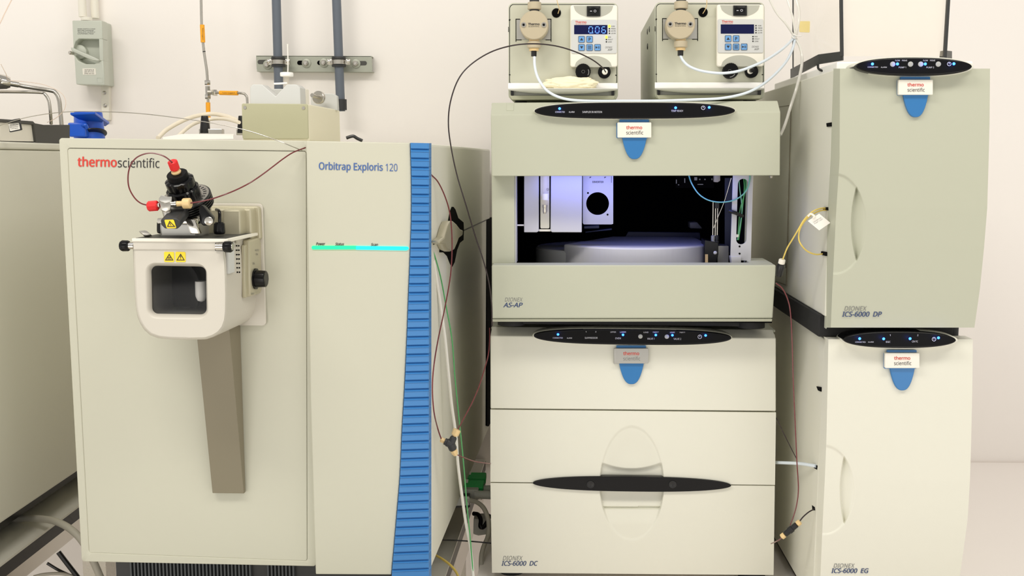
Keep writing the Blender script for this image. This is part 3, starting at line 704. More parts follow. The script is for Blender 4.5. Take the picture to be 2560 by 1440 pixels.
MB().lathe(ap(66 + 28), A, prof, 56).build('probe_ring', 'black', src)
MB().lathe(ap(67), A, [(0, 60 * k_), (2.2 * SPX, 60 * k_), (2.4 * SPX, 57 * k_)], 56).build('probe_dial', 'steel', src)
b = MB()
for i in range(10):
    a_ = -0.3 + i * .23; u = A.orthogonal().normalized(); u = (O.R - A * O.R.dot(A)).normalized(); v = A.cross(u)
    d_ = u * math.cos(a_) + v * math.sin(a_); p = ap(64.3) + d_ * 50 * k_; b.box(p, d_ * .0022, d_.cross(A) * .0006, A * .0003)
b.build('dial_marks', 'darktext', src)
# steel seat below the ring
MB().lathe(ap(118), A, [(0, 50 * k_), (.008, 53 * k_), (26 * SPX, 53 * k_)], 40).build('probe_seat', 'steel', src)
sb = O.pt(463, 585, .085)
MB().box(Vector((sb.x, sb.y, zt_ + .010)), O.R * .026, O.n * .022, UP * .010).build('seat_block', 'satin', src, bevel=.003)
MB().box(Vector((sb.x, sb.y, zt_ + .022)), O.R * .0285, O.n * .024, UP * .004).build('seat_flange', 'chrome', src, bevel=.002)
MB().box(O.pt(484, 566, .118), O.R * .0065, O.n * .004, (UP * .95 + O.R * -.3) * .010).build('seat_lug', 'chrome', src, bevel=.001)
b = MB().solid([O.pt(496, 515, .124), O.pt(504, 511, .124), O.pt(531, 545, .124), O.pt(524, 563, .124), O.pt(507, 565, .124), O.pt(498, 556, .124)], [p - O.n * .012 for p in [O.pt(496, 515, .124), O.pt(504, 511, .124), O.pt(531, 545, .124), O.pt(524, 563, .124), O.pt(507, 565, .124), O.pt(498, 556, .124)]]); b.build('locking_arm', 'gloss', src, bevel=.002)
MB().lathe(O.pt(519, 551, .115), (O.n + O.R * .5), [(0, .004), (.008, .004), (.009, .0055), (.016, .0055), (.017, .0035)], 24).build('locking_screw', 'chrome', src)
for (x, y, o_, h_) in ((549, 587, .085, .0165), (407, 586, .075, .017)):
    c = O.pt(x, y, o_); c.z = zt_ + .003
    MB().lathe(c, UP, [(0, .005), (.001, .0072), (.004, .0078), (h_ - .002, .0072), (h_, .005)], 36, flute=9, depth=.08).build('thumb_nut', 'gloss', src)
c = O.pt(549, 560, .085)
MB().tube([c, O.pt(549, 535, .085), O.pt(547, 527, .080), O.pt(541, 524, .070)], .0022, 10).build('tie_rod', 'gloss', src)
b = MB().solid([O.pt(346, 577, .115), O.pt(365, 575, .115), O.pt(378, 586, .115), O.pt(361, 590, .115)], [p - UP * .003 - O.n * .004 for p in [O.pt(346, 577, .115), O.pt(365, 575, .115), O.pt(378, 586, .115), O.pt(361, 590, .115)]]); b.build('release_lever', 'steel', src, bevel=.0008)
# high-voltage plug
hp = [(404, 548), (441, 546), (450, 553), (451, 566), (443, 573), (412, 572), (403, 563), (401, 552)]
h0 = [O.pt(x, y, .150) for x, y in hp]; sh_ = (O.pt(448, 531, .115) - O.pt(425, 558, .150))
b = MB().solid(h0, [p + sh_ for p in h0]); b.build('voltage_plug', 'charcoal', src, bevel=.0022)
b = MB(); fz = Fr(O.pt(425, 560, .1512), O.yaw)
b.prism(fz, rq([(410.5, 549.5), (434, 549), (441, 570.5), (417, 571)], 3), .0, .0006); b.build('voltage_sticker', 'yellow', src)
b = MB(); b.ring(fz, [(423.5, 552), (438.5, 567), (417.5, 567)], [(424, 555), (434.5, 565.3), (420, 565.3)], .0006, .0003); b.prism(fz, [(424, 557), (426.5, 560), (425.5, 560.5), (428, 564), (424.4, 561.4), (425.2, 560.8), (423, 557.8)], .0006, .0003); b.build('voltage_symbol', 'darktext', src)
# fittings
tf = thing('tee_union', 'steel tee fitting with red and cream nuts beside the probe', 'fitting', O.pt(413, 535, .128))
FT = .132
MB().solid([O.pt(x, y, FT) for x, y in ((398, 503), (413, 509), (429, 506), (430, 491), (417, 492), (404, 487), (397, 496))] , [O.pt(x, y + 3, FT - .012) for x, y in ((398, 503), (413, 509), (429, 506), (430, 491), (417, 492), (404, 487), (397, 496))]).build('body_cap', 'satin', tf, bevel=.001)
MB().solid([O.pt(x, y, FT + .001) for x, y in ((398, 503), (413, 509), (428, 506), (426, 526), (414, 531), (402, 526))], [O.pt(x, y, FT - .012) for x, y in ((398, 503), (413, 509), (428, 506), (426, 526), (414, 531), (402, 526))]).build('body', 'steel', tf, bevel=.0012)
MB().cyl(O.pt(421, 545, FT - .006), UP * .97 - O.R * .2, .0058, .012).build('stem', 'steel', tf)
e0 = O.pt(400, 513, FT - .004); e1 = O.pt(371, 515, FT - .004); d = (e1 - e0).normalized()
MB().cyl(e0, d, .0032, .006).build('ferrule', 'chrome', tf)
MB().lathe(O.pt(395, 514, FT - .004), d, [(0, .0058), (.001, .0068), (.0125, .0068), (.0135, .0056)], 8).build('red_nut', 'red', tf, label='red finger-tight nut')
e0 = O.pt(428, 510, FT - .003); e1 = O.pt(478, 508, FT - .003); d = (e1 - e0).normalized()
MB().lathe(e0, d, [(0, .0036), (.0055, .0036), (.0055, .0043), (.0075, .0043), (.0075, .0034), (.009, .0034)], 18).build('ferrule', 'chrome', tf)
MB().lathe(e0 + d * .008, d, [(0, .0036), (.008, .0034), (.0085, .0066), (.0095, .0070), (.0175, .0070), (.0185, .0058)], 14).build('cream_nut', 'peek', tf, label='cream finger-tight nut')
rf = thing('finger_tight_fitting', 'red nut on cream collar at the top of the probe', 'fitting', top)
MB().lathe(top + A * .0004, A, [(0, .0060), (.002, .0066), (.0035, .0058), (.0045, .004)], 24).build('collar', 'peek', rf)
MB().lathe(top + A * .004, A, [(0, .0040), (.0015, .0048), (.003, .0066), (.0135, .0068), (.0145, .0055)], 8).build('nut', 'red', rf)
def cap(pts, r, m, label, cat='capillary tube', name='capillary_tube', n_=8): return MB().tube([W(*p) for p in pts], r, n_).build(name, m, label=label, cat=cat)
pt_ = top + A * .018
tip = lambda f, o: f
def OW(x, y, o): return O.pt(x, y, o)
MB().tube([top + A * .016, OW(428, 404, .125), OW(415, 393.5, .127), OW(398, 386, .128), OW(376, 382.5, .128), OW(355, 387, .128), OW(338, 397, .128), OW(325, 416, .128), OW(320, 443, .128), OW(323, 470, .128), OW(336, 494, .128), OW(352, 508, .128), OW(372, 514, .128)], .00095, 8).build('capillary_tube', 'capred', label='maroon capillary looping between the two red nuts', cat='capillary tube')
MB().tube([OW(474, 508, .130), OW(500, 504, .125), OW(527, 498, .115), OW(560, 487, .10), OW(592, 474, .09), OW(625, 457, .08), OW(655, 437, .065), OW(683, 416, .05), OW(708, 397, .035), OW(733, 381, .018), OW(764, 369, .004)], .00095, 8).build('capillary_tube', 'capred', label='maroon capillary rising from the cream nut to the right door', cat='capillary tube')
MB().tube([W(-20, 322, 1.66), W(28, 304, 1.65), W(90, 289, 1.6), W(170, 279.5, 1.55), W(260, 279.5, 1.50), W(350, 284, 1.46), W(450, 295.5, 1.43), W(540, 309.5, 1.41), W(620, 327, 1.40), W(690, 350, 1.40), W(725, 364, 1.41), O.pt(757, 377, .003)], .0006, 6).build('wire', 'steel', label='long thin steel wire arching from the far left to the spectrometer front', cat='wire')

# ------------------------------------------------------------------ box with V block on top of the spectrometer
zms = O.pt(450, 349, -.2).z
zms = fr[0].z
B = Fr(W(690, 300, 1.62), -3.5)
pm = thing('syringe_pump', 'yellowish box with a V-notched cradle on top of the spectrometer', 'pump', Vector((B.pt(690, 345, -.1).x, B.pt(690, 345, -.1).y, zms)))
f4 = [B.pt(604, 258.5, 0), B.pt(769, 260, 0), B.pt(772, 349, 0), B.pt(606, 349, 0)]
f4[2].z = f4[3].z = zms + .0005
bk = [p - B.n * .20 for p in f4]
MB().solid([p - B.n * .002 for p in f4], bk).build('case', 'lit_yellow', pm, bevel=.002)
MB().prism(B, rq([(604, 258.5), (769, 260), (771, 347), (606, 347)], 4), .001, .003).build('front_panel', 'khaki', pm, bevel=.0008)
for p in ((612.5, 269), (759, 270)):
    MB().lathe(B.pt(p[0], p[1], .001), B.n, [(0, .0028), (.0008, .0026)], 16).build('screw', 'steel', pm)
vb = [(625, 262), (625, 218), (632, 211), (655, 211), (689, 241), (715, 213), (717, 211), (741, 211), (750, 219), (752, 262)]
MB().prism(B, vb, -.006, .030).build('notched_block', 'greyp', pm, bevel=.001)
MB().prism(B, [(750, 222), (764, 222), (765, 262), (750, 262)], -.045, .02).build('block_tail', 'offwhite', pm, bevel=.001)
MB().prism(B, [(680, 222), (706, 222), (706, 262), (680, 262)], -.07, .02).build('pusher', 'greyp', pm, bevel=.001)
MB().prism(B, [(777, 264), (777, 236), (780, 233), (832, 234), (842, 240), (844, 276), (777, 274)], -.17, .012).build('rear_block', 'greyp', pm, bevel=.001)
MB().lathe(B.pt(799, 244, -.15), (B.n + B.R * -.2), [(0, .011), (.006, .011), (.007, .010)], 28).build('rear_knob', 'steel', pm)
MB().tube([B.pt(799, 244, -.145), B.pt(780, 238, -.12)], .0035, 12).build('lead_screw', 'steel', pm)
sf = thing('syringe_fitting', 'clear white plastic luer fitting standing in the V notch', 'fitting', B.pt(716, 213, -.02))
MB().lathe(B.pt(717, 191, -.02), UP, [(0, .010), (.001, .0105), (.005, .0105), (.006, .010)], 28).build('flange', 'white', sf)
MB().lathe(B.pt(717, 211, -.02), UP, [(0, .004), (.012, .0040), (.0125, .005)], 18).build('barrel', 'acryl', sf)
MB().tube([B.pt(685, 209.5, -.016), B.pt(700, 209, -.018), B.pt(718, 208, -.02)], .0016, 8).build('side_arm', 'white', sf)
MB().tube([B.pt(719, 191, -.02), B.pt(720, 160, -.02), B.pt(719, 110, -.02)], .0011, 8).build('stem', 'cleartube', sf)
MB().tube([Vector((p.x, p.y, p.z)) for p in (W(866, 345, 1.75), W(878, 341, 1.75), W(885, 341, 1.75), W(893, 346, 1.75), W(906, 352, 1.75))], .0028, 8).build('cable', 'black', label='short black cable end on the spectrometer beside the yellowish box', cat='cable')
pa = [W(432, 346, 1.72), W(470, 335, 1.78), W(604, 334, 1.80), W(600, 347, 1.68)]
pa = [Vector((p.x, p.y, zms + .001)) for p in (PZ(432, 347, zms), )] if False else pa
for i, p in enumerate(pa): pa[i] = Vector((W(430 + (0, 45, 172, 172)[i], 340, 1.6 + (0, .12, .12, 0)[i]).x, 1.56 + (0, .12, .12, 0)[i], zms + .0012 + (.004, .012, .012, .005)[i]))
MB().solid(pa, [p - UP * .0035 for p in pa]).build('paper_sheet', 'paper', label='white paper sheet lying on the spectrometer left of the yellowish box', cat='paper')

# =================================================================== autosampler
A_ = Fr(W(1590, 600, 1.58), -2.5)
n = A_.n
au = thing('autosampler', 'open-fronted pale autosampler under the two small pumps', 'instrument', A_.pt(1590, 806, -.2))
zlow = A_.pt(1590, 804, 0).z; ztop = A_.pt(1590, 256, 0).z
au.location.z = zlow
def both(yl, yr, off, xl=1228, xr=1930): return A_.pt(xl, yl, off), A_.pt(xr, yr, off)
# cover
def prof2(rowsL, rowsR, name, m, par, bevel): return MB().solid(rowsL, rowsR).build(name, m, par, bevel=bevel)
l0, r0 = A_.pt(1229, 257, .006), A_.pt(1944, 252, .006); l1, r1 = A_.pt(1227, 287, .030), A_.pt(1951, 280, .030)
l2, r2 = A_.pt(1229, 440.5, .030), A_.pt(1950, 438.5, .030)
def bk2(p, d, z=None): q = p - n * d; return Vector((q.x, q.y, p.z if z is None else z))
prof2([l0, l1, l2, bk2(l2, .055), bk2(l2, .055, l0.z)], [r0, r1, r2, bk2(r2, .055), bk2(r2, .055, l0.z)], 'top_cover', 'putty', au, .0012)
# upper bevel of the cover is a lighter moulded cap with hinge tabs
for (xa, xb) in ((1266, 1284), (1886, 1908)):
    q = [(xa, 259), (xb, 259), (xb, 277), (xa, 277)]
    f_ = [l0 + (l1 - l0) * ((y - 257) / 30) + A_.R * ((x - 1228) / 2541 * 1.57) + (n * .0006 + UP * .0006) for x, y in q]
    MB().solid(f_, [p - n * .002 - UP * .002 for p in f_]).build('hinge_tab', 'putty', au, bevel=.0004)
# cabinet carcass
xL, xR = A_.pt(1229, 600, 0), A_.pt(1884, 600, 0)
def wall(p0, p1, z0, z1, thick, name, m, par, bevel=0.0):   # vertical slab from p0 to p1 in plan
    d = (p1 - p0); d.z = 0; nn = Vector((-d.y, d.x, 0)).normalized() * thick
    a = [Vector((p0.x, p0.y, z0)), Vector((p1.x, p1.y, z0)), Vector((p1.x, p1.y, z1)), Vector((p0.x, p0.y, z1))]
    return MB().solid(a, [p + nn for p in a]).build(name, m, par, bevel=bevel)
BD = .50
wall(xL - n * .005, xL - n * BD, zlow + .004, ztop - .002, -.004, 'side_wall', 'putty', au)
wall(A_.pt(1933, 600, -.09), A_.pt(1933, 600, -.09) - n * (BD - .09), zlow + .004, A_.pt(1590, 445, 0).z, .004, 'side_wall', 'putty', au) if False else None
pR = xR - n * .06
wall(pR, pR - n * (BD - .06), zlow + .004, ztop - .002, .004, 'side_wall', 'putty', au)
wall(xL - n * BD, xR - n * BD, zlow + .004, ztop - .002, .004, 'back_wall', 'matte', au)
fl = [xL - n * .01, xR - n * .01, xR - n * BD, xL - n * BD]
MB().solid([Vector((p.x, p.y, zlow + .006)) for p in fl], [Vector((p.x, p.y, A_.pt(1590, 663, .03).z - .02)) for p in fl]).build('inner_floor', 'matte', au)
MB().solid([Vector((p.x, p.y, ztop)) for p in fl], [Vector((p.x, p.y, ztop - .004)) for p in fl]).build('top_panel', 'putty', au)
MB().solid([Vector((p.x, p.y, ztop - .006)) for p in fl], [Vector((p.x, p.y, ztop - .012)) for p in fl]).build('inner_ceiling', 'matte', au)
wall(xL - n * .03 + A_.R * .006, xL - n * (BD - .01) + A_.R * .006, zlow + .01, ztop - .01, -.001, 'inner_lining', 'matte', au)
wall(xR - n * .062 - A_.R * .006, xR - n * (BD - .01) - A_.R * .006, zlow + .01, ztop - .01, .001, 'inner_lining', 'matte', au)
MB().prism(A_, [(1229, 430), (1286.5, 430), (1287.5, 658), (1230, 659)], 0, .035).build('left_pillar', 'putty', au, bevel=.0012)
MB().prism(A_, [(1287.3, 430), (1290, 430), (1291, 657), (1288, 657)], -.003, .03).build('pillar_trim', 'lilac', au)
# right slotted pillar
oq = [(1833, 425), (1883, 425), (1877, 652), (1826, 650)]
c1 = (1854, 530); slot = rrect(0, 0, 26, 168, 13, 8); slot = qmap(slot, (0, 0, 26, 168), [(1845, 447), (1871, 447), (1866, 611), (1840, 611)])
b = MB().ring(A_, resample(rq(oq, 2), c1, 600), resample(slot, c1, 600), -.035, .004); b.build('slotted_pillar', 'lilac', au)
for y in (616, 634): MB().prism(A_, ell(1849, y, 2.4, n=14), -.0345, .001).build('pillar_hole', 'matte', au)
MB().prism(A_, [(1827, 641), (1854, 642), (1852, 660), (1829, 660)], -.028, .02).build('pillar_foot', 'lilac', au, bevel=.001)
MB().prism(A_, [(1812, 445), (1834, 445), (1826, 640), (1812, 612)], -.10, .003).build('rail_plate', 'navy_d', au)
# front drawer tray
t0, t1 = A_.pt(1229, 662.5, .03), A_.pt(1940, 662.5, .03); t2, t3 = A_.pt(1230, 797, .03), A_.pt(1932, 796, .03)
prof2([t0, t2, bk2(t2, .03), bk2(t0, .03)], [t1, t3, bk2(t3, .03), bk2(t1, .03)], 'front_tray', 'putty', au, .002)
lp = [bk2(t0, .029), bk2(t1, .029), bk2(t1, .11), bk2(A_.pt(1884, 662, .03), .11), bk2(A_.pt(1884, 662, .03), .035), bk2(t0, .035)]
MB().solid([p + UP * 0 for p in lp], [p - UP * .05 for p in lp]).build('tray_wing', 'putty', au, bevel=.001)
e0, e1, e2, e3 = A_.pt(1230, 798.5, .032), A_.pt(1931, 797.5, .032), A_.pt(1930, 804, .028), A_.pt(1231, 804.5, .028)
MB().solid([e0, e1, e2, e3], [bk2(p, .03) for p in (e0, e1, e2, e3)]).build('bottom_lip', 'putty', au, bevel=.0008)
wall(A_.pt(1231, 800, 0), A_.pt(1930, 800, 0), zlow, zlow + .04, .004, 'front_inner', 'matte', au)
for x in (1275, 1885):
    for d in (.03, .42):
        p = A_.pt(x, 806, 0) - n * d; MB().cyl(Vector((p.x, p.y, 1.1915)), UP, .022, zlow - 1.1895).build('foot', 'rubber', au)
q = [A_.pt(1262, 806, -.02), A_.pt(1895, 806, -.02)]
q = [Vector((p.x, p.y, zlow)) for p in q]; q = q + [q[1] - n * .44, q[0] - n * .44]
MB().solid(q, [p - UP * .0095 for p in q]).build('base', 'rubber', au, bevel=.002)  # black slab under the cabinet, stands in for the shade between the feet
# status panel and badge
status_panel(A_, au, (1336, 277.5, 1838, 276.5, 21, 19.5), .040, [(1399, 271.5), (1689, 269.5), (1773, 268.5)], [], (1758, 269.5),
    [('CONNECTED', (1388, 278, 1412, 282)), ('ALARM', (1422, 278, 1436, 282)), ('SAMPLER IN MOTION', (1456, 277.5, 1505, 282.5)), ('TEMP READY', (1678, 275, 1708, 279.5))], deep=.035)
MB().prism(A_, lens(1334, 277.5, 1840, 276.5, 22.5, 21), .0335, .03).build('panel_surround', 'cream', au, bevel=.002)
badge(A_, au, 1543.5, 306, .030, tip=92)
b = MB(); text(b, A_, 'DIONEX', (1262, 744, 1307, 754), .0302, shear=.25); b.build('maker_lettering', 'greytext', au)
b = MB(); text(b, A_, 'AS-AP', (1258, 756.5, 1307, 768.5), .0302, bold=.025, shear=.25); b.build('model_lettering', 'navytext', au)
# inside: injection module
MB().prism(A_, [(1310, 425), (1347, 425), (1347, 578), (1342, 581), (1310, 581)], -.03, .10).build('injection_module', 'lilac', au, bevel=.001)
MB().prism(A_, [(1377, 425), (1455.5, 425), (1454.5, 581), (1380, 581), (1376, 577)], -.03, .10).build('injection_module', 'lilac', au, bevel=.001)
MB().prism(A_, [(1346, 425), (1378, 425), (1378, 574), (1346, 574)], -.036, .05).build('syringe_bay', 'matte', au)
MB().prism(A_, rrect(1351, 420, 1373.5, 571, 3), -.033, .004).build('syringe_plate', 'cream_d', au)
MB().prism(A_, [(1347, 573), (1377, 573), (1377, 579), (1347, 579)], -.034, .03).build('syringe_bracket', 'offwhite', au, bevel=.001)
c = A_.pt(1363, 489, -.024)
MB().cyl(c, UP, .0045, .05, 20).build('syringe_barrel', 'acryl', au)
MB().cyl(A_.pt(1363, 500, -.024), UP, .0052, .010, 18).build('syringe_plunger', 'white', au)
MB().cyl(A_.pt(1363, 512, -.024), UP, .0062, .008, 18).build('syringe_collar', 'acryl', au)
MB().lathe(A_.pt(1362, 534, -.024), UP, [(0, .0022), (.004, .0035), (.008, .0028), (.010, .0038), (.014, .0038)], 14).build('syringe_screw', 'steel', au)
b = MB(); b.ring(A_, ell(1369, 473.5, 3.2), ell(1369, 473.5, 2.5), -.0326, .0003); text(b, A_, 'A', (1368, 471.5, 1370.3, 475.5), -.0326); b.build('bay_mark', 'darktext', au)
MB().tube([A_.pt(1290, 563, -.032), A_.pt(1310, 563, -.034)], .0014, 8).build('link_rod', 'white', au)
# diverter plate
oc = resample(rq([(1457, 425), (1533, 425), (1533, 561), (1457, 561)], 2), (1494, 509), 96)
MB().ring(A_, oc, resample(ell(1494, 509, 28.5, n=60), (1494, 509), 96), -.045, .004).build('diverter_plate', 'lilac', au)
b = MB(); text(b, A_, 'DIVERTER', (1481, 452.5, 1509, 457.5), -.0447, bold=.02)
b.prism(A_, [(1474, 442), (1479, 442), (1474, 446)], -.0447, .0003); b.prism(A_, [(1511, 442), (1516, 442), (1511, 446)], -.0447, .0003); b.prism(A_, [(1528, 441), (1529, 441), (1529, 457), (1528, 457)], -.0447, .0003)
b.build('diverter_lettering', 'darktext', au)
for p in ((1470, 482.5), (1519, 536.5)): MB().prism(A_, ell(p[0], p[1], 2.4, n=14), -.0447, .0005).build('diverter_hole', 'matte', au)
# carousel drum and its cover
cx_ = A_.pt(1578, 640, -.165); zc = A_.pt(1578, 660, -.03).z - .03
cc = Vector((cx_.x, cx_.y, zc))
zcov = A_.pt(1575, 619, -.03).z
hd_ = A_.pt(1360, 613, -.20).z - zc
MB().lathe(cc - A_.R * .045 - n * .02, UP, [(0, .12), (hd_ - .003, .12), (hd_, .117)], 72).build('carousel', 'greyp', au)
def arc(r, a0, a1, k=30): return [cc + A_.R * (r * math.sin(math.radians(a0 + (a1 - a0) * i / k))) + n * (r * math.cos(math.radians(a0 + (a1 - a0) * i / k))) for i in range(k + 1)]
ca = arc(.137, -57, 66)
ca = ca + [cc + A_.R * .118 - n * .10, cc - A_.R * .03 - n * .10]
top_ = [Vector((p.x, p.y, zcov)) for p in ca]; bot_ = [Vector((p.x, p.y, zc + .0)) for p in ca]
MB().solid(top_, bot_).build('carousel_cover', 'lilac', au, bevel=.003)
ww = arc(.137, -57, -30, 8); ww = [Vector((p.x, p.y, zcov)) for p in ww] + [cc * 1.0 + A_.R * -.02 + n * .02]
ww[-1].z = zcov
MB().prism(A_, [(1570, 579), (1750, 581), (1752, 604), (1740, 604), (1560, 598)], -.30, .006).build('inner_rail', 'navy_d', au, bevel=.001)
MB().prism(A_, [(1460, 565), (1498, 563), (1498, 571), (1460, 572)], -.12, .02).build('sensor_arm', 'navy_d', au, bevel=.001)
MB().prism(A_, [(1463, 579), (1530, 571), (1530, 575), (1463, 582)], -.13, .02).build('sensor_arm', 'navy_d', au, bevel=.001)
MB().prism(A_, [(1724, 556), (1743, 555), (1754, 568), (1756, 572), (1725, 571)], -.18, .03).build('vial_sensor', 'dark', au, bevel=.002)
# needle assembly
MB().prism(A_, [(1762, 600), (1796, 606), (1796, 635), (1790, 660), (1762, 660)], -.075, .05).build('needle_block', 'black', au, bevel=.001)
MB().prism(A_, [(1793, 614), (1822, 615), (1822, 660), (1793, 660)], -.085, .04).build('needle_motor', 'satin', au, bevel=.001)
MB().lathe(A_.pt(1788, 632, -.075), n, [(0, .003), (.001, .0028), (.002, .0015)], 14).build('block_screw', 'white', au)
MB().prism(A_, [(1763, 636), (1770, 636), (1770, 656), (1763, 656)], -.072, .006).build('needle_guide', 'peek', au)
for x0, x1, y0 in ((1783, 1782, 505), (1789, 1788, 521), (1794.5, 1793, 521)):
    MB().tube([A_.pt(x0, y0, -.08), A_.pt(x1, 590, -.08)], .0011, 8).build('needle_rod', 'steel', au)
for x, m_ in ((1782, 'ltgrey'), (1792, 'charcoal')):
    MB().lathe(A_.pt(x, 611, -.08), UP, [(0, .0035), (.006, .0035), (.006, .0025), (.008, .0032), (.014, .0032), (.015, .0015)], 16).build('needle_fitting', m_, au)
MB().prism(A_, [(1787, 505), (1798, 505), (1798, 521), (1787, 521)], -.078, .01).build('rod_spacer', 'black', au)
MB().prism(A_, [(1785, 430), (1801, 430), (1801, 452), (1794, 456), (1785, 455)], -.08, .012).build('carriage_block', 'taupe_l', au, bevel=.001)
b = MB()
for q in ((1736, 443, 1743, 451), (1748, 447, 1751, 450), (1761, 447, 1764, 450), (1779, 446, 1781, 450), (1744, 460, 1758, 462), (1690, 449, 1692, 459), (1711, 446, 1713, 457), (1695, 461, 1698, 463)): b.prism(A_, [(q[0], q[1]), (q[2], q[1]), (q[2], q[3]), (q[0], q[3])], -.20, .003)
b.build('circuit_marks', 'ltgrey', au)
MB().prism(A_, [(1690, 430), (1785, 430), (1785, 470), (1690, 470)], -.205, .01).build('circuit_board', 'matte', au)
MB().tube([A_.pt(1721, 435, -.06), A_.pt(1729, 458, -.055), A_.pt(1746, 484, -.05), A_.pt(1770, 500, -.045), A_.pt(1800, 505.5, -.04), A_.pt(1830, 502, -.033), A_.pt(1852, 491, -.030), A_.pt(1867, 474, -.030), A_.pt(1874, 452, -.032), A_.pt(1875, 432, -.035)], .0011, 8).build('sample_tube', 'tealtube', au)
for a, e, x2 in ((1846, 1855, 1843), (1858, 1856, 1846), (1862, 1851, 1844)):
    MB().tube([A_.pt(a, 432, -.045), A_.pt(a + 3, 470, -.042), A_.pt(e, 520, -.042), A_.pt(e - 4, 560, -.042), A_.pt(x2, 600, -.042)], .0010, 6).build('sample_tube', 'greentube' if a > 1850 else 'tealtube', au)
MB().tube([A_.pt(1828, 445, -.07), A_.pt(1812, 500, -.075), A_.pt(1796, 540, -.078), A_.pt(1784, 570, -.08)], .0007, 6).build('sample_tube', 'steel', au)
MB().prism(A_, [(1838, 586), (1847, 586), (1846, 593), (1838, 593)], -.040, .004).build('tube_clip', 'white', au)
MB().tube([A_.pt(1823, 527, -.034), A_.pt(1840, 533, -.030), A_.pt(1857, 541, -.034)], .0028, 8).build('tube_clip', 'black', au)
MB().lathe(A_.pt(1928, 440, .01), -UP, [(0, .003), (.003, .002)], 12).build('cover_screw', 'steel', au)
bl = bpy.data.lights.new('cabinet_lamp', 'AREA'); bl.shape = 'RECTANGLE'; bl.size = .29; bl.size_y = .02; bl.energy = .17; bl.color = (.14, .19, 1.0)
bo = bpy.data.objects.new('cabinet_lamp', bl); COL.objects.link(bo); bo['kind'] = 'helper'
bp_ = A_.pt(1585, 440.5, -.006); bo.location = (bp_.x, bp_.y, A_.pt(1540, 440.5, .03).z - .003); bo.rotation_euler = (math.radians(28), 0, 0)

# =================================================================== detector compartment
D_ = Fr(W(1590, 1100, 1.60), -2.5)
dc = thing('detector_compartment', 'pale double-door cabinet under the autosampler', 'instrument', D_.pt(1590, 1436, -.2))
zd0 = D_.pt(1590, 1433, 0).z; dc.location.z = ZT
zdt = D_.pt(1590, 841, 0).z
bl_, br_ = D_.pt(1230, 900, -.015), D_.pt(1936, 900, -.015)
zt2 = zdt + .0035
pts = [(bl_, zd0 + .004), (br_, zd0 + .004), (br_, zt2), (bl_, zt2)]
f_ = [Vector((p.x, p.y, z)) for p, z in pts]
MB().solid(f_, [p - D_.n * .49 for p in f_]).build('cabinet_body', 'cream', dc, bevel=.002)
k1 = [Vector((p.x, p.y, z)) + D_.n * .001 for p, z in ((D_.pt(1229, 900, -.0185), zd0 + .006), (D_.pt(1937, 900, -.0185), zd0 + .006), (D_.pt(1937, 900, -.0185), zdt - .004), (D_.pt(1229, 900, -.0185), zdt - .004))]
MB().solid([p + D_.n * .003 for p in k1], [p + D_.n * .001 for p in k1]).build('door_seal', 'matte', dc)
# upper door with sloping top
ul = [D_.pt(1226, 840, .0), D_.pt(1226, 1021.5, .0)]; ur = [D_.pt(1940, 846, .0), D_.pt(1940, 1028, .0)]
zz = zt2 + .0015
ua = D_.pt(1240, 830, -.03); ub = D_.pt(1927, 834, -.03)
prof2([ul[0], ul[1], bk2(ul[1], .013), bk2(ul[0], .013, ul[1].z + .02), bk2(ul[0], .028, zz - .001), Vector((ul[0].x, ul[0].y, 0)) * 1 if False else bk2(ul[0], .028, zz + .004)],
      [ur[0], ur[1], bk2(ur[1], .013), bk2(ur[0], .013, ur[1].z + .02), bk2(ur[0], .028, zz - .001), bk2(ur[0], .028, zz + .004)], 'upper_door', 'cream', dc, .0016)
# top trim running back with chamfered corners
tt = [D_.pt(1228, 840, -.029), D_.pt(1938, 845, -.029)]
q4 = [Vector((tt[0].x, tt[0].y, zz + .003)), Vector((tt[1].x, tt[1].y, zz + .003)), Vector((tt[1].x, tt[1].y, zz + .003)) - D_.n * .46, Vector((tt[0].x, tt[0].y, zz + .003)) - D_.n * .46]
MB().solid(q4, [p - UP * .004 for p in q4]).build('top_panel', 'putty', dc, bevel=.0015)
# middle and lower doors with the shared egg-shaped finger recess
def emid(u, v): return (1226 + (1940 - 1226) * u - 2.5 * u * v, (1024.3 + 7.2 * u) * (1 - v) + (1204.8 + 7.6 * u) * v)
def elow(u, v): return (1226 + 4 * v + (1937 - 1226) * u - (7) * u * v, (1207.6 + 7.4 * u) * (1 - v) + (1432 + 5.5 * u) * v)
def sm(t): t = max(0, min(1, t)); return t * t * (3 - 2 * t)
def fmid(x, y):
    h_ = (1211 - 1062.0); e = ((x - 1579.5) / (81 - 0.00008 * 0)) ** 2 + ((1211 - y) / h_) ** 2 * 1.0
    if e >= 1: return 0.0
    ry = 1156 + 16 * (1 - ((x - 1579) / 76.0) ** 2)
    ed_ = sm((1 - math.sqrt(e)) * 81 / 5.0)
    return -ed_ * (.0014 + .0045 * sm((1 - e) / .85) + .0055 * sm((y - ry + 2) / 7.0))
def flow(x, y):
    e = ((x - 1579.5) / 81.0) ** 2 + ((y - 1211) / (1353 - 1211.0)) ** 2
    if e >= 1: return 0.0
    ed_ = sm((1 - math.sqrt(e)) * 81 / 5.0)
    if y < 1266: return -ed_ * (.0115 - .004 * sm((y - 1232) / 34))
    return -ed_ * (.0014 + .0061 * (1 - sm((y - 1268) / 6.0)) + .004 * (1 - sm((y - 1268) / 45.0)))
us = spaced([(0, (1496 - 1226) / 714, 4), ((1496 - 1226) / 714, (1664 - 1226) / 714, 112), ((1664 - 1226) / 714, 1, 4)])
b = grid_panel(D_, us, spaced([(0, .18, 2), (.18, 1, 100)]), emid, fmid, .013); b.build('middle_door', 'cream', dc, smooth=28)
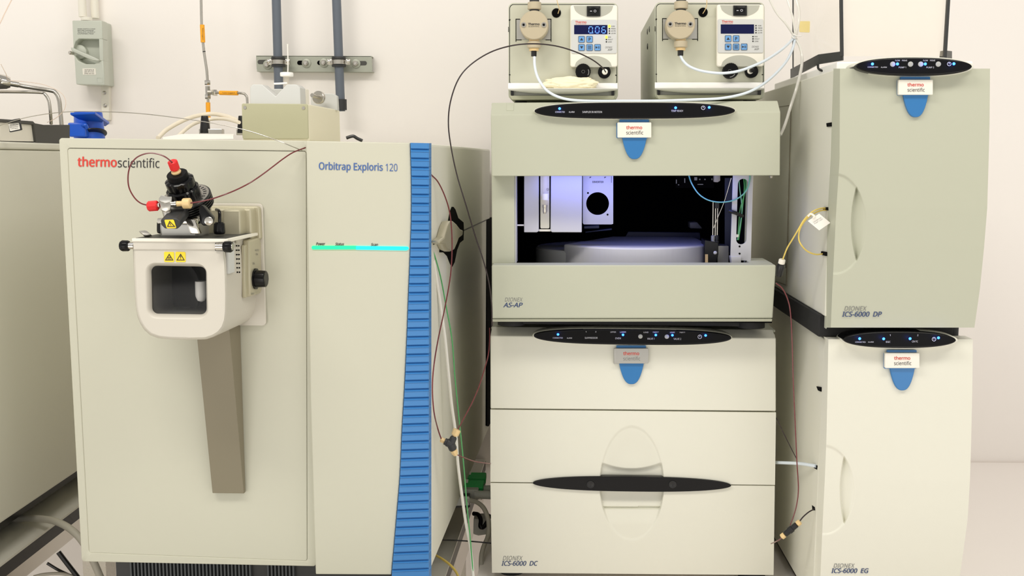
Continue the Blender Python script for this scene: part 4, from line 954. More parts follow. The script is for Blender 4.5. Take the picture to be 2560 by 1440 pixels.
b = grid_panel(D_, us, spaced([(0, .66, 100), (.66, 1, 3)]), elow, flow, .013); b.build('lower_door', 'cream', dc, smooth=28)
hb = MB().prism(D_, lens(1332, 1208, 1828, 1214.5, 19, 18, 2.6, .52), .004, .012).build('door_handle', 'gloss', dc, bevel=.0018, seg=3)
for x in (1476.5, 1681.5): MB().lathe(D_.pt(x, 1211, .0042), D_.n, [(0, .0065), (.001, .0062), (.0012, .0045), (.0006, .003)], 24).build('handle_stud', 'black', hb)
status_panel(D_, dc, (1334, 839.5, 1829, 845, 18, 20), .012, [(1395, 836), (1557.5, 837), (1639.5, 837.5), (1681, 838), (1764, 838.5)], [(1601, 841), (1667, 841.5)], (1749.5, 842),
    [('CONNECTED', (1382, 843, 1407, 846.5)), ('ALARM', (1417, 843.5, 1430, 846.8)), ('1', (1464, 828, 1466, 831)), ('2', (1488, 828, 1491, 831)), ('SUPPRESSOR', (1462, 842.5, 1494, 847)), ('UPPER', (1526, 828.5, 1540, 832)),
     ('LOWER', (1550, 828.5, 1565, 832)), ('OVEN', (1538, 843.5, 1552, 848)), ('LOAD', (1609, 829, 1621, 832.5)), ('INJECT', (1632, 829, 1647, 832.5)), ('VALVE 1', (1618, 844.5, 1636, 849)), ('LOAD', (1675, 829, 1687, 832.5)),
     ('INJECT', (1699, 829.5, 1713, 833)), ('VALVE 2', (1684, 845, 1703, 849.5))], deep=.030)
MB().prism(D_, lens(1331, 838.5, 1831, 844, 21, 20.5), .0045, .03).build('panel_surround', 'cream', dc, bevel=.002)
badge(D_, dc, 1536, 871, 0.0, plate='satin', tip=90)
b = MB(); text(b, D_, 'DIONEX', (1257, 1390, 1307, 1401), .0003, shear=.25); b.build('maker_lettering', 'greytext', dc)
b = MB(); text(b, D_, 'ICS-6000  DC', (1253.5, 1402.5, 1345, 1414.5), .0003, bold=.022, shear=.25); b.build('model_lettering', 'navytext', dc)
for x in (1275, 1890):
    for d in (.04, .44):
        p = D_.pt(x, 1436, 0) - D_.n * d; MB().cyl(Vector((p.x, p.y, ZT)), UP, .022, zd0 - ZT + .006).build('foot', 'rubber', dc)

# =================================================================== the two small pumps
P_ = Fr(W(1590, 130, 1.64), -2.0)
zpb = ztop + .0005
def make_pump(dx, on, name, label):
    X = lambda pts: [(x + dx, y - (2.2 if dx else 0) + (0 if dx else 0)) for x, y in pts]
    dy = -1.5 if dx else 0
    q = lambda x, y: (x + dx, y + dy)
    Q = lambda poly: [(x + dx, y + dy) for x, y in poly]
    bx = lambda x0, y0, x1, y1: (x0 + dx, y0 + dy, x1 + dx, y1 + dy)
    F = P_
    t = thing(name, label, 'pump', F.pt(1408 + dx, 250 + dy, -.15), 'small auxiliary pumps on the autosampler'); t.location.z = zpb
    n_ = F.n
    MB().prism(F, Q(rrect(1271, 7, 1545, 252, 13, 6)[:14] + [(1545, 228), (1537, 244), (1534, 249), (1279, 250), (1271, 232)] if False else rrect(1271, 7, 1545, 250, 13, 6)), -.003, .34).build('case', 'putty', t, bevel=.0012)
    MB().prism(F, Q(rrect(1273.5, 10.5, 1542.5, 214, 11, 6)), -.0028, .002).build('seam', 'black', t)
    MB().prism(F, Q(rrect(1275, 12, 1541, 213, 10, 6)), 0.0, .004).build('face_plate', 'putty2', t, bevel=.0006)
    for x in (1300, 1515):
        for d in (.03, .28):
            p = F.pt(x + dx, 250 + dy, 0) - n_ * d; zb_ = F.pt(x + dx, 250 + dy, 0).z; MB().cyl(Vector((p.x, p.y, zpb)), UP, .010, zb_ - zpb + .003, 20).build('foot', 'rubber', t)
    # bracket lines and steel plate behind the head
    b = MB()
    for r_ in ((1289, 47, 1290.6, 104), (1377, 47, 1378.6, 104), (1289, 47, 1300, 48.6), (1368, 47, 1378.6, 48.6), (1289, 99, 1304, 100.4), (1364, 99, 1378.6, 100.4)): b.prism(F, Q([(r_[0], r_[1]), (r_[2], r_[1]), (r_[2], r_[3]), (r_[0], r_[3])]), .0006, .001)
    b.build('bracket_gap', 'matte', t)
    MB().prism(F, Q([(1292, 49.5), (1376, 49.5), (1376, 98.5), (1292, 98.5)]), .001, .002).build('head_plate', 'satin', t)
    hc = F.pt(*q(1335, 66), 0)
    MB().lathe(hc + n_ * .001, n_, [(0, .0205), (.020, .0205)], 48).build('head_neck', 'peekh', t)
    hd = F.pt(*q(1335, 62.5), .034)
    MB().lathe(hd - n_ * .024, n_, [(0, .0222), (.0225, .0222), (.024, .021)], 56).build('pump_head', 'peekh', t)
    for px in (1309, 1359.5):
        s = MB().lathe(F.pt(*q(px, 62), .0342), n_, [(0, .0040), (.0012, .0038), (.0012, .0026), (.0002, .0022)], 22).build('head_screw', 'chrome', t)
        MB().cyl(F.pt(*q(px, 62), .0345), n_, .0019, .0005, 6).build('screw_socket', 'matte', s)
    b = MB(); text(b, F, 'Thermo', bx(1320, 57, 1349, 63), .0343, bold=.03); text(b, F, 'SCIENTIFIC', bx(1321, 64.6, 1349, 67.6), .0343); b.build('head_lettering', 'greytext' if 0 else 'darktext', t)
    for y0, y1, r_ in ((24.5, 5.5, .0106), (121, 104, .0104)):
        a = F.pt(*q(1336 if y0 < 50 else 1335, y0), .022); h_ = (F.pt(*q(1335, y1), .022) - F.pt(*q(1335, y0), .022)).length
        MB().lathe(a, UP, [(0, r_ * .9), (.001, r_), (h_ - .001, r_), (h_, r_ * .9)], 30).build('head_collar', 'peekh', t)
        MB().cyl(a - UP * .004, UP, r_ * .72, h_ + .008, 24).build('collar_ring', 'charcoal' if y0 < 50 else 'peek', t)
    MB().lathe(F.pt(*q(1334.5, 141), .022), UP, [(0, .0044), (.010, .0046), (.0105, .0026), (.016, .0026)], 6).build('inlet_nut', 'black', t)
    MB().lathe(F.pt(*q(1336, 4), .022), UP, [(0, .0046), (.012, .0046)], 6).build('outlet_nut', 'black', t)
    MB().lathe(F.pt(*q(1391, 32.5), .0002), n_, [(0, .0072), (.0008, .0072), (.0010, .0064)], 28).build('grommet', 'matte', t)
    # control housing
    hs = MB().prism(F, Q(rrect(1425.5, 12, 1544, 168, 7, 5)), .010, .010).build('control_housing', 'offwhite', t, bevel=.0022, seg=3)
    ar = [(1434 + 99 * i / 24, 14.5 + 29 * math.sqrt(max(0, 1 - ((i - 12) / 12.0) ** 2))) for i in range(25)]
    MB().prism(F, Q(ar), .0104, .002).build('switch_scoop', 'scoop', hs)
    MB().prism(F, Q([(1467, 15), (1501, 15), (1501, 40.5), (1467, 40.5)]), .0125, .003).build('switch_frame', 'black', hs, bevel=.0005)
    MB().prism(F, Q([(1471.5, 18.5), (1497, 18.5), (1497, 37), (1471.5, 37)]), .0145, .003).build('power_rocker', 'gloss', hs, bevel=.0008)
    b = MB(); b.prism(F, Q([(1475, 27), (1480, 27), (1480, 28.6), (1475, 28.6)]), .0148, .0003); b.ring(F, Q(ell(1487.5, 27.5, 3.0)), Q(ell(1487.5, 27.5, 2.1)), .0148, .0003); b.build('rocker_marks', 'whitetext', hs)
    ar2 = [(1436 + 94 * i / 24, 167.5 - 28 * math.sqrt(max(0, 1 - ((i - 12) / 12.0) ** 2))) for i in range(25)]
    MB().prism(F, Q(ar2), .0104, .002).build('lower_scoop', 'scoop', hs)
    # display panel
    pn = MB().prism(F, Q(rrect(1428, 49, 1542, 133.5, 4)), .0115, .0035).build('display_panel', 'greyp', t, bevel=.0005)
    MB().prism(F, Q([(1435.5, 62.5), (1518.5, 62.5), (1518.5, 85.5), (1435.5, 85.5)]), .0119, .001).build('display', 'navy', pn)
    b = MB(); text(b, F, 'Thermo', bx(1438, 52, 1466, 58), .0117, bold=.02); text(b, F, 'SCIENTIFIC', bx(1439, 59, 1466, 61.4), .0117); b.build('maker_lettering', 'redtext', pn)
    b = MB()
    segs = {'0': 'abcdef', '6': 'acdefg', '5': 'acdfg'}
    def seg7(ch, x0, y0, w_, h_):
        S_ = {'a': ((1.5, 0), (w_ - 1.5, 0)), 'g': ((1.5, h_ / 2), (w_ - 1.5, h_ / 2)), 'd': ((1.5, h_), (w_ - 1.5, h_)), 'f': ((.5, 1.5), (.2, h_ / 2 - 1.2)), 'e': ((0, h_ / 2 + 1.2), (-.4, h_ - 1.5)), 'b': ((w_, 1.5), (w_ - .3, h_ / 2 - 1.2)), 'c': ((w_ - .3, h_ / 2 + 1.2), (w_ - .6, h_ - 1.5))}
        for c_ in segs[ch]:
            (xa, ya), (xb, yb) = S_[c_]
            if c_ in 'agd': b.prism(F, Q([(x0 + xa, y0 + ya - .65), (x0 + xb, y0 + yb - .65), (x0 + xb, y0 + yb + .65), (x0 + xa, y0 + ya + .65)]), .0122, .0003)
            else: b.prism(F, Q([(x0 + xa - .65, y0 + ya), (x0 + xa + .65, y0 + ya), (x0 + xb + .65, y0 + yb), (x0 + xb - .65, y0 + yb)]), .0122, .0003)
    if on:
        for ch, x0 in (('0', 1472), ('0', 1488.5), ('6', 1504.5)): seg7(ch, x0, 67, 9.5, 15.5)
        b.prism(F, Q(ell(1482, 82.3, 1.0, n=8)), .0122, .0003)
        b.build('display_digits', 'leddig', pn)
        blue_light(F.pt(*q(1492, 74), .018), .0012)
    b = MB(); bw = MB()
    for i, s in enumerate(('FLOW', 'PRESS', 'HI PR', 'LO PR')): text(b, F, s, bx(1528, 64.2 + 5.9 * i, 1528 + 2.2 * len(s), 67.2 + 5.9 * i), .0117, bold=.01)
    for i, s in enumerate(('RUN', 'FAULT', 'LEAK')): text(b, F, s, bx(1520, 91.3 + 5.9 * i, 1520 + 2.4 * len(s), 94.3 + 5.9 * i), .0117, bold=.01)
    b.build('indicator_lettering', 'greytext', pn)
    text(bw, F, 'DIONEX', bx(1513, 116, 1531, 120.6), .0117, shear=.25); text(bw, F, 'AXP', bx(1519, 122, 1531, 126.6), .0117, shear=.25, bold=.01); bw.build('model_lettering', 'greytext', pn)
    for (x, y, lit) in ((1523.5, 65.5, 1), (1523.5, 71.5, 0), (1523.5, 77.3, 0), (1523.5, 83.2, 0), (1516, 92.8, 1), (1516, 98.6, 0), (1516, 104.5, 0)):
        a_ = (3.0, 3.8) if (lit and on) else (1.7, 1.7)
        MB().prism(F, Q(ell(x, y, a_[0], a_[1], 16)), .0121, .0008).build('indicator_light', 'ledyel' if (lit and on) else 'black', pn)
    for (x, y, g_) in ((1446, 90, 'up'), (1466, 90, 'P'), (1446, 110.5, 'dn'), (1466, 110.5, 'menu'), (1486, 110.5, 'play')):
        k = MB().prism(F, Q(rrect(x, y, x + 15.8, y + 16.2, 1.8, 3)), .0123, .001).build('key', 'key', pn)
        g = MB(); z_ = .0126
        g.ring(F, Q(rrect(x, y, x + 15.8, y + 16.2, 1.8, 3)), Q(rrect(x + .8, y + .8, x + 15, y + 15.4, 1.4, 3)), z_, .0003)
        if g_ == 'up': g.prism(F, Q([(x + 8, y + 4.5), (x + 12, y + 11), (x + 4, y + 11)]), z_, .0003)
        if g_ == 'dn': g.prism(F, Q([(x + 8, y + 11.5), (x + 12, y + 5), (x + 4, y + 5)]), z_, .0003)
        if g_ == 'P': text(g, F, 'P', bx(x + 5.6, y + 4, x + 10.8, y + 12.2), z_, bold=.02)
        if g_ == 'menu':
            for i in range(4): g.prism(F, Q([(x + 3.5, y + 4 + 2.5 * i), (x + 12.5, y + 4 + 2.5 * i), (x + 12.5, y + 5 + 2.5 * i), (x + 3.5, y + 5 + 2.5 * i)]), z_, .0003)
        if g_ == 'play':
            g.prism(F, Q([(x + 3, y + 5), (x + 8, y + 8), (x + 3, y + 11)]), z_, .0003)
            for i in (9.2, 11.4): g.prism(F, Q([(x + i, y + 5), (x + i + 1, y + 5), (x + i + 1, y + 11), (x + i, y + 11)]), z_, .0003)
        g.build('key_symbol', 'darktext', pn)
    # knobs
    MB().lathe(F.pt(*q(1457.5, 180), 0), n_, [(0, .0120), (.012, .0122), (.014, .0112), (.014, .009)], 44, flute=22, depth=.03).build('valve_knob', 'panel', t)
    b = MB(); b.ring(F, Q(ell(1458, 179, 4.5, n=6)), Q(ell(1458, 179, 3.9, n=6)), .0145, .0003)
    arcp = [(1458 + 15 * math.cos(a * .12), 180 + 15 * math.sin(a * .12)) for a in range(-4 if on else 4, 6 if on else 14)]; arci = [(1458 + 13 * math.cos(a * .12), 180 + 13 * math.sin(a * .12)) for a in range(5 if on else 13, -5 if on else 3, -1)]
    b.prism(F, Q(arcp + arci), .0143, .0003); b.build('knob_marks', 'greytext', t)
    MB().lathe(F.pt(*q(1510.5, 181), 0), n_, [(0, .0098), (.009, .0100), (.010, .0088)], 40).build('outlet_port', 'panel', t)
    if on: MB().lathe(F.pt(*q(1512, 180), .010), n_, [(0, .0046), (.006, .0044), (.007, .0030)], 24).build('outlet_ferrule', 'offwhite', t)
    else:
        MB().lathe(F.pt(*q(1509, 179), .010), n_, [(0, .0048), (.004, .0046)], 24).build('outlet_ferrule', 'offwhite', t)
        MB().lathe(F.pt(*q(1511, 178), .013), n_ + A_.R * .2, [(0, .0034), (.009, .0034), (.010, .002)], 20).build('blanking_plug', 'gloss', t)
    b = MB()
    for r_ in ((1272.5, 48, 1276, 50), (1272.5, 48, 1274, 52), (1272.5, 186, 1276, 188), (1538, 187, 1542, 189), (1270.5, 67, 1272, 80), (1272.5, 208.5, 1282, 210)): b.prism(F, Q([(r_[0], r_[1]), (r_[2], r_[1]), (r_[2], r_[3]), (r_[0], r_[3])]), .0006, .001)
    b.build('slot_marks', 'matte', t)
    # drip tray, tilted a little forward
    K = 28
    def trow(yf, of): return [F.pt(*q(1270.5 + 273.5 * i / K, yf(1 - abs(2 * i / K - 1) ** 2.5)), of(1 - abs(2 * i / K - 1) ** 3)) for i in range(K + 1)]
    loops = [trow(lambda g: 212, lambda f_: .001), trow(lambda g: 208.5, lambda f_: .001), trow(lambda g: 207.5, lambda f_: .0035), trow(lambda g: 219, lambda f_: .004 + .006 * f_), trow(lambda g: 222, lambda f_: .004 + .022 * f_), trow(lambda g: 220.5, lambda f_: .003 + .0315 * f_), trow(lambda g: 221.5, lambda f_: .0035 + .0330 * f_),
             trow(lambda g: 223.2, lambda f_: .003 + .0325 * f_), trow(lambda g: 224 + 5 * g, lambda f_: .003 + .027 * f_), trow(lambda g: 225 + 9 * g, lambda f_: .002 + .014 * f_), trow(lambda g: 225.5 + 9.5 * g, lambda f_: .001)]
    nr = K + 1; vs = [p for l in loops for p in l]; fs = []
    for a_ in range(len(loops)):
        b_ = (a_ + 1) % len(loops)
        for i in range(K): fs.append((a_ * nr + i, a_ * nr + i + 1, b_ * nr + i + 1, b_ * nr + i))
    fs.append(tuple(a_ * nr for a_ in range(len(loops)))); fs.append(tuple(a_ * nr + K for a_ in range(len(loops) - 1, -1, -1)))
    MB().add(vs, fs).build('drip_tray', 'white', t, smooth=50)
    MB().prism(F, Q([(1277, 226), (1536, 226), (1536, 238.5), (1277, 238.5)]), -.0025, .004).build('tray_recess', 'ltgrey', t)
    for x in (1277, 1529): MB().prism(F, Q([(x, 225), (x + 7, 225), (x + 7, 238), (x, 238)]), .0025, .004).build('recess_stop', 'black', t)
    MB().prism(F, Q([(1274, 239), (1537, 239), (1534, 248.5), (1280, 249.5)]), .002, .008).build('lower_bar', 'sagegrey', t, bevel=.0008)
    if dx:
        SP = F.left(1637.5, 130, -.003)
        for (x, y) in ((1620, 79), (1625, 73), (1620, 116)): MB().lathe(SP.pt(x, y, .0), SP.n, [(0, .0055), (.0015, .005), (.002, .003)], 18).build('side_screw', 'black', t)
    return t
make_pump(0, True, 'auxiliary_pump', 'small putty pump with the lit blue 0.06 display')
make_pump(366.5, False, 'auxiliary_pump', 'small putty pump with the dark unlit display and visible left side')
# side screws of the right pump
# crumpled tissue in the left tray
tp_ = P_.pt(1425, 214, .018)
bm = bmesh.new(); bmesh.ops.create_icosphere(bm, subdivisions=5, radius=1.0)
rnd = random.Random(3)
from mathutils import noise
for v in bm.verts:
    d = v.co.normalized(); k = 1 + .28 * noise.noise(d * 2.3 + Vector((3, 1, 2))) + .16 * abs(noise.noise(d * 5.5)) + .05 * noise.noise(d * 13)
    v.co = Vector((d.x * .042, d.y * .011, d.z * .0105)) * k
me = bpy.data.meshes.new('paper_towel'); bm.to_mesh(me); bm.free()
for p in me.polygons: p.use_smooth = True
me.materials.append(M['tissue']); o = bpy.data.objects.new('paper_towel', me); COL.objects.link(o); o.location = P_.pt(1425, 210, .014); o.rotation_euler = (0, 0, math.radians(-2))
tag(o, 'crumpled cream paper towel in the drip tray of the lit pump', 'paper towel')

# =================================================================== right-hand tower
T_ = Fr(W(2280, 500, 1.42), -1.2)
def tower(F, rows, name, label, zb_, lensargs, badge_xy, hdl, notch, words, leds, btns, power, modelword, mq, top_z=None, dep=.50, sidey=0):
    """rows: (y, seam x, fold x, right x, offset)"""
    t = thing(name, label, 'instrument', Vector((F.pt(2270, 800, -.25).x, F.pt(2270, 800, -.25).y, zb_)))
    # door: grid with crescent finger grip
    ys = [r[0] for r in rows]
    def lerp(y, k):
        for i in range(len(rows) - 1):
            if y <= rows[i + 1][0] or i == len(rows) - 2:
                f_ = (y - rows[i][0]) / (rows[i + 1][0] - rows[i][0]); return rows[i][k] * (1 - f_) + rows[i + 1][k] * f_
    y0, y1 = ys[0], ys[-1]
    hx, hy, ha, hh, rx, rb = hdl              # ellipse centre, semi axes, ridge x at middle, ridge bow
    def ridge(y): return rx + rb * ((y - hy) / (hh * .78)) ** 2
    def off(x, y, base):
        e = ((x - hx) / ha) ** 2 + ((y - hy) / hh) ** 2
        if e >= 1: return base
        ed_ = sm((1 - math.sqrt(e)) * ha / 5.0); r_ = ridge(y); xe = hx + ha * math.sqrt(max(0, 1 - ((y - hy) / hh) ** 2))
        k1 = (.009 * sm((xe - x) / max(1, xe - r_)) if xe > r_ else .003) + .0006
        m_ = sm((x - r_) / 4.0 + .5)
        return base - ed_ * (k1 * m_ + .0022 * (1 - m_))
    fx = lambda y: lerp(y, 2)
    us = [0] + [i / 90 * .26 for i in range(1, 91)] + [.4, .6, .8, 1]
    vsn = []
    ya, yb = hy - hh - 4, hy + hh + 4
    vv = spaced([(0, (ya - y0) / (y1 - y0), 8), ((ya - y0) / (y1 - y0), min(1, (yb - y0) / (y1 - y0)), 110), (min(.999, (yb - y0) / (y1 - y0)), 1, 6)])
    pts = []; nx, ny = len(us) + 1, len(vv)
    for v in vv:
        y = y0 + (y1 - y0) * v; f_ = fx(y); r_ = lerp(y, 3); bo = lerp(y, 4); s_ = lerp(y, 1)
        pts.append(F.pt(s_, y, bo - .030))
        for u in us:
            x = f_ + (r_ - f_) * u; pts.append(F.pt(x, y, off(x, y, bo)))
    fs = []
    for j in range(ny - 1):
        for i in range(nx - 1):
            a = j * nx + i; fs.append((a, a + 1, a + nx + 1, a + nx))
    N_ = nx * ny
    rim = [i for i in range(nx)] + [j * nx + nx - 1 for j in range(1, ny)] + [(ny - 1) * nx + i for i in range(nx - 2, -1, -1)] + [j * nx for j in range(ny - 2, 0, -1)]
    bs = []
    for r_ in rim:
        p = pts[r_].copy(); d_ = (p - F.pt(2280, 500, -.0305)).dot(F.n); bs.append(p - F.n * d_)
    kk = len(rim)
    for i in range(kk): fs.append((rim[i], N_ + i, N_ + (i + 1) % kk, rim[(i + 1) % kk]))
    fs.append(tuple(N_ + i for i in range(kk)))
    MB().add(pts + bs, fs).build('door', 'putty' if 'upper' in label else 'cream', t, smooth=26)
    # body behind
    ym = (y0 + y1) / 2
    s0, s1 = F.pt(lerp(y0, 1) + .5, y0, -.031), F.pt(lerp(y1, 1) + .5, y1 - 1, -.031)
    r0_, r1_ = F.pt(lerp(y0, 3) - 3, y0, -.031), F.pt(lerp(y1, 3) - 3, y1 - 1, -.031)
    xs_ = min(s0.x, s1.x)
    f4 = [Vector((s0.x, s0.y, F.pt(2280, y0 + 1.5, -.03).z)), Vector((r0_.x, r0_.y, F.pt(2280, y0 + 1.5, -.03).z)), Vector((r1_.x if r1_.x < r0_.x else r0_.x, r1_.y, max(zb_ + .012, F.pt(2280, y1, -.03).z))), Vector((s1.x, s1.y, max(zb_ + .012, F.pt(2280, y1, -.03).z)))]
    MB().solid(f4, [p - F.n * dep for p in f4]).build('body', 'cream', t, bevel=.002)  # paler than the upper door, brightening the poorly lit side by colour
    S_ = F.side(lerp(ym, 1), ym, -.031)
    for (pl) in notch: MB().prism(S_, pl, .0008, .002).build('cable_notch', 'matte', t)
    pn = status_panel(F, t, lensargs, .016, leds, btns, power, words, deep=.034)
    lx0, ly0, lx1, ly1, up_, dn_ = lensargs[:6]
    MB().prism(F, lens(lx0 - 5, ly0, lx1 + 5, ly1, up_ + 2.5, dn_ + 2.5, 2.4, .5), .0065, .045).build('panel_surround', 'cream', t, bevel=.0025)
    badge(F, t, badge_xy[0], badge_xy[1], .001, tip=94, wd=86)
    b = MB(); text(b, F, 'DIONEX', mq[0], lerp(mq[0][1], 4) + .0006, shear=.25); b.build('maker_lettering', 'greytext', t)
    b = MB(); text(b, F, modelword, mq[1], lerp(mq[1][1], 4) + .0006, shear=.25, bold=.022); b.build('model_lettering', 'navytext', t)
    return t, S_, f4
rowsU = [(171.5, 2084, 2100, 2475, 0), (300, 2080, 2099.5, 2474, .001), (400, 2077, 2099, 2471.5, .001), (520, 2070, 2091, 2468, 0), (620, 2067, 2086, 2460, -.003), (720, 2063.5, 2081, 2450, -.007), (819, 2060.5, 2077, 2436, -.012)]
zu = T_.pt(2280, 819, -.012).z
E_ = Fr(W(2250, 1150, 1.445), -1.2)
ZEB = ZT + .012
yb_ = 1517
rowsE = [(848, 2061, 2071, 2432, -.002), (960, 2056, 2069, 2431, .001), (1100, 2050, 2066, 2428, .001), (1200, 2046, 2062, 2425, 0), (1300, 2041, 2057, 2419, -.003), (1440, 2034, 2051, 2400, -.008), (yb_, 2030, 2047, 2388, -.011)]
dp, SU, f4u = tower(T_, rowsU, 'pump_module', 'tall upper putty cabinet of the right stack with long black status oval', zu, (2141, 165, 2431, 166, 22, 23.5, 2.4, .5), (2246.5, 199), (2088, 560, 80, 128, 2129, 15),
    ([(2069, 308), (2081, 306), (2081, 316), (2070, 317)], [(2061, 518), (2073, 518), (2073, 526), (2061, 524)], [(2056, 628), (2068, 630), (2068, 640), (2056, 637)]),
    [('CONNECTED', (2169, 166, 2195, 169.5)), ('ALARM', (2202, 166.5, 2217, 169.8)), ('FLOW', (2238, 149.5, 2250, 153)), ('PRIME', (2255, 149.5, 2268, 153)), ('PUMP 1', (2247, 166.5, 2265, 170.5)), ('FLOW', (2308, 149.5, 2320, 153)), ('PRIME', (2325, 149.5, 2338, 153)), ('PUMP 2', (2316, 166.5, 2335, 170.5))],
    [(2181, 160), (2243.5, 160), (2313, 160), (2384.5, 159.5)], [(2231.5, 160.5), (2276, 160.5), (2301.5, 160.5), (2345.5, 160.5)], (2373, 160), 'ICS-6000  DP', ((2111, 765.5, 2167, 777), (2105, 779, 2205, 792)), dep=.57)
eg, SE, f4e = tower(E_, rowsE, 'eluent_generator', 'lower cream cabinet of the right stack standing on the bench', ZT, (2109, 849.5, 2391, 851, 21, 20.5, 2.4, .5), (2213, 882.5), (2060, 1225, 78, 114, 2101, 11),
    ([(2044, 966), (2055, 968), (2055, 979), (2048, 976)], [(2036, 1160), (2046, 1164), (2045, 1174), (2038, 1170)], [(2033, 1263), (2040, 1268), (2041, 1276), (2034, 1276)]),
    [('CONNECTED', (2138, 853.5, 2164, 857)), ('ALARM', (2170, 853.5, 2184, 856.5)), ('EGC', (2215, 852.5, 2226, 857)), ('1', (2224, 836, 2226.5, 840)), ('CR-TC', (2280, 851.5, 2295, 856)), ('2', (2293, 836, 2296, 840))],
    [(2149, 846.5), (2209, 847), (2275, 846.5), (2346, 844.5)], [], (2335, 848), 'ICS-6000  EG', ((2084, 1409, 2137, 1419.5), (2078, 1421, 2172, 1433)), dep=.48)
# side panel of the upper cabinet with screws
b = MB()
for q in ([(1978, 262), (1979.2, 262), (1967.2, 712), (1966, 712)], [(1940, 268), (1979, 262), (1979, 263.4), (1940, 269.4)], [(1940, 702), (1967, 712), (1967, 714), (1940, 704)]): b.prism(SU, q, .0005, .001)
b.build('panel_seam', 'taupe', dp)
for p in ((1979, 318), (1970.5, 494), (1964.5, 664)): MB().lathe(SU.pt(p[0], p[1], .0005), SU.n, [(0, .0045), (.003, .0042), (.0035, .002)], 14).build('side_screw', 'chrome', dp)
# feet
zet = f4e[0].z
for x in (.03, .19):
    for d in (.05, .42):
        p = f4u[3] + T_.R * x - T_.n * d; MB().cyl(Vector((p.x, p.y, zet)), UP, .018, f4u[3].z - zet + .002).build('foot', 'rubber', dp)
        p = f4e[3] + E_.R * x - E_.n * d; MB().cyl(Vector((p.x, p.y, ZT)), UP, .018, f4e[3].z - ZT + .002).build('foot', 'rubber', eg)
q = [T_.pt(2046, 815, -.045), T_.pt(2384, 815, -.045)]
q = [Vector((p.x, p.y, f4u[3].z)) for p in q]; q = q + [q[1] - T_.n * .44, q[0] - T_.n * .44]
MB().solid(q, [p - UP * (f4u[3].z - zet - .005) for p in q]).build('base', 'rubber', dp, bevel=.002)
q = [E_.pt(2040, 1440, -.05), E_.pt(2380, 1440, -.05)]
q = [Vector((p.x, p.y, f4e[3].z)) for p in q]; q = q + [q[1] - E_.n * .42, q[0] - E_.n * .42]
MB().solid(q, [p - UP * (f4e[3].z - ZT - .004) for p in q]).build('base', 'rubber', eg, bevel=.002)

# solvent organiser on top
ztu = f4u[0].z
og = thing('solvent_organizer', 'clear acrylic enclosure with black frame on the tall right stack', 'enclosure', Vector((T_.pt(2220, 150, -.2).x, T_.pt(2220, 150, -.2).y, ztu)))
wt = [T_.pt(2120, 160, -.05), T_.pt(2440, 160, -.05)]
f0 = f4u[0] - T_.n * .03; f1 = f4u[1] - T_.n * .03
wt = [Vector((f0.x + .012, f0.y, ztu + .0005)), Vector((f1.x - .01, f1.y, ztu + .0005)), Vector((f1.x - .01, f1.y, ztu + .0005)) - T_.n * .42, Vector((f0.x + .012, f0.y, ztu + .0005)) - T_.n * .42]
MB().solid([p + UP * .013 for p in wt], wt).build('white_tray', 'white', og, bevel=.002)
# frame: points along the base from the right front to the left back
DF = 1.50
c_ = lambda px, py, D: W(px, py, D)
pA = [c_(2107, 128, 1.50), c_(2107, 150, 1.50)]
pB = [c_(2046, 136, 1.58), c_(2046, 160, 1.58)]
pC = [c_(1976, 173, 1.92), c_(1976, 196, 1.92)]
b = MB(); inn_ = Vector((.003, .006, 0))
b.loft([[pA[0], pA[1], pA[1] + inn_, pA[0] + inn_], [pB[0], pB[1], pB[1] + inn_, pB[0] + inn_], [pC[0], pC[1], pC[1] + inn_, pC[0] + inn_]]); b.build('base_rail', 'charcoal', og)
b = MB(); p0, p1 = c_(2104.5, 140, 1.50), c_(2102, -60, 1.50); b.box((p0 + p1) / 2, T_.R * .0019, T_.n * .003, (p1 - p0) / 2); b.build('front_post', 'charcoal', og)
b = MB(); p0, p1 = c_(2361.5, 146, 1.50), c_(2374, -60, 1.50); b.box((p0 + p1) / 2, T_.R * .0019, T_.n * .003, (p1 - p0) / 2); b.build('front_post', 'charcoal', og)
b = MB(); p0, p1 = c_(1982.5, 172, 1.92), c_(1982.5, -60, 1.92); b.box((p0 + p1) / 2, T_.R * .0006, T_.n * .003, (p1 - p0) / 2); b.build('rear_edge', 'charcoal', og)
MB().solid([c_(2364, 126, 1.52), c_(2380, 128, 1.60), c_(2380, 147, 1.60), c_(2362, 145, 1.52)], [p + Vector((-.004, .01, 0)) for p in (c_(2364, 126, 1.52), c_(2380, 128, 1.60), c_(2380, 147, 1.60), c_(2362, 145, 1.52))]).build('base_rail', 'dark', og)
l1_ = [c_(2100, -60, 1.505), c_(2103, 130, 1.505)]; l2_ = [c_(2046, -60, 1.585), c_(2046, 137, 1.585)]; l3_ = [c_(1984, -60, 1.92), c_(1984, 172, 1.92)]
t_ = Vector((.0025, .0008, 0))
b = MB().loft([[l1_[0], l1_[1], l1_[1] + t_, l1_[0] + t_], [l2_[0], l2_[1], l2_[1] + t_, l2_[0] + t_], [l3_[0], l3_[1], l3_[1] + t_, l3_[0] + t_]]); b.build('side_panel', 'acryl', og)
fp = [c_(2108, -60, 1.502), c_(2371, -60, 1.502), c_(2358, 140, 1.502), c_(2108, 140, 1.502)]
MB().solid(fp, [p + Vector((0, .003, 0)) for p in fp]).build('front_panel', 'acryl', og)
MB().tube([c_(2045, 160, 1.58), c_(2045.5, 170, 1.58), c_(2050, 175, 1.57), c_(2060, 178, 1.56)], .0018, 6).build('foot_clip', 'black', og)
MB().prism(WF, rq([(1998, 53), (2025, 53), (2024, 81), (1999, 80)], 2), .001, .001).build('sticky_note', 'note', label='pale yellow sticky note on the wall behind the acrylic enclosure', cat='note')

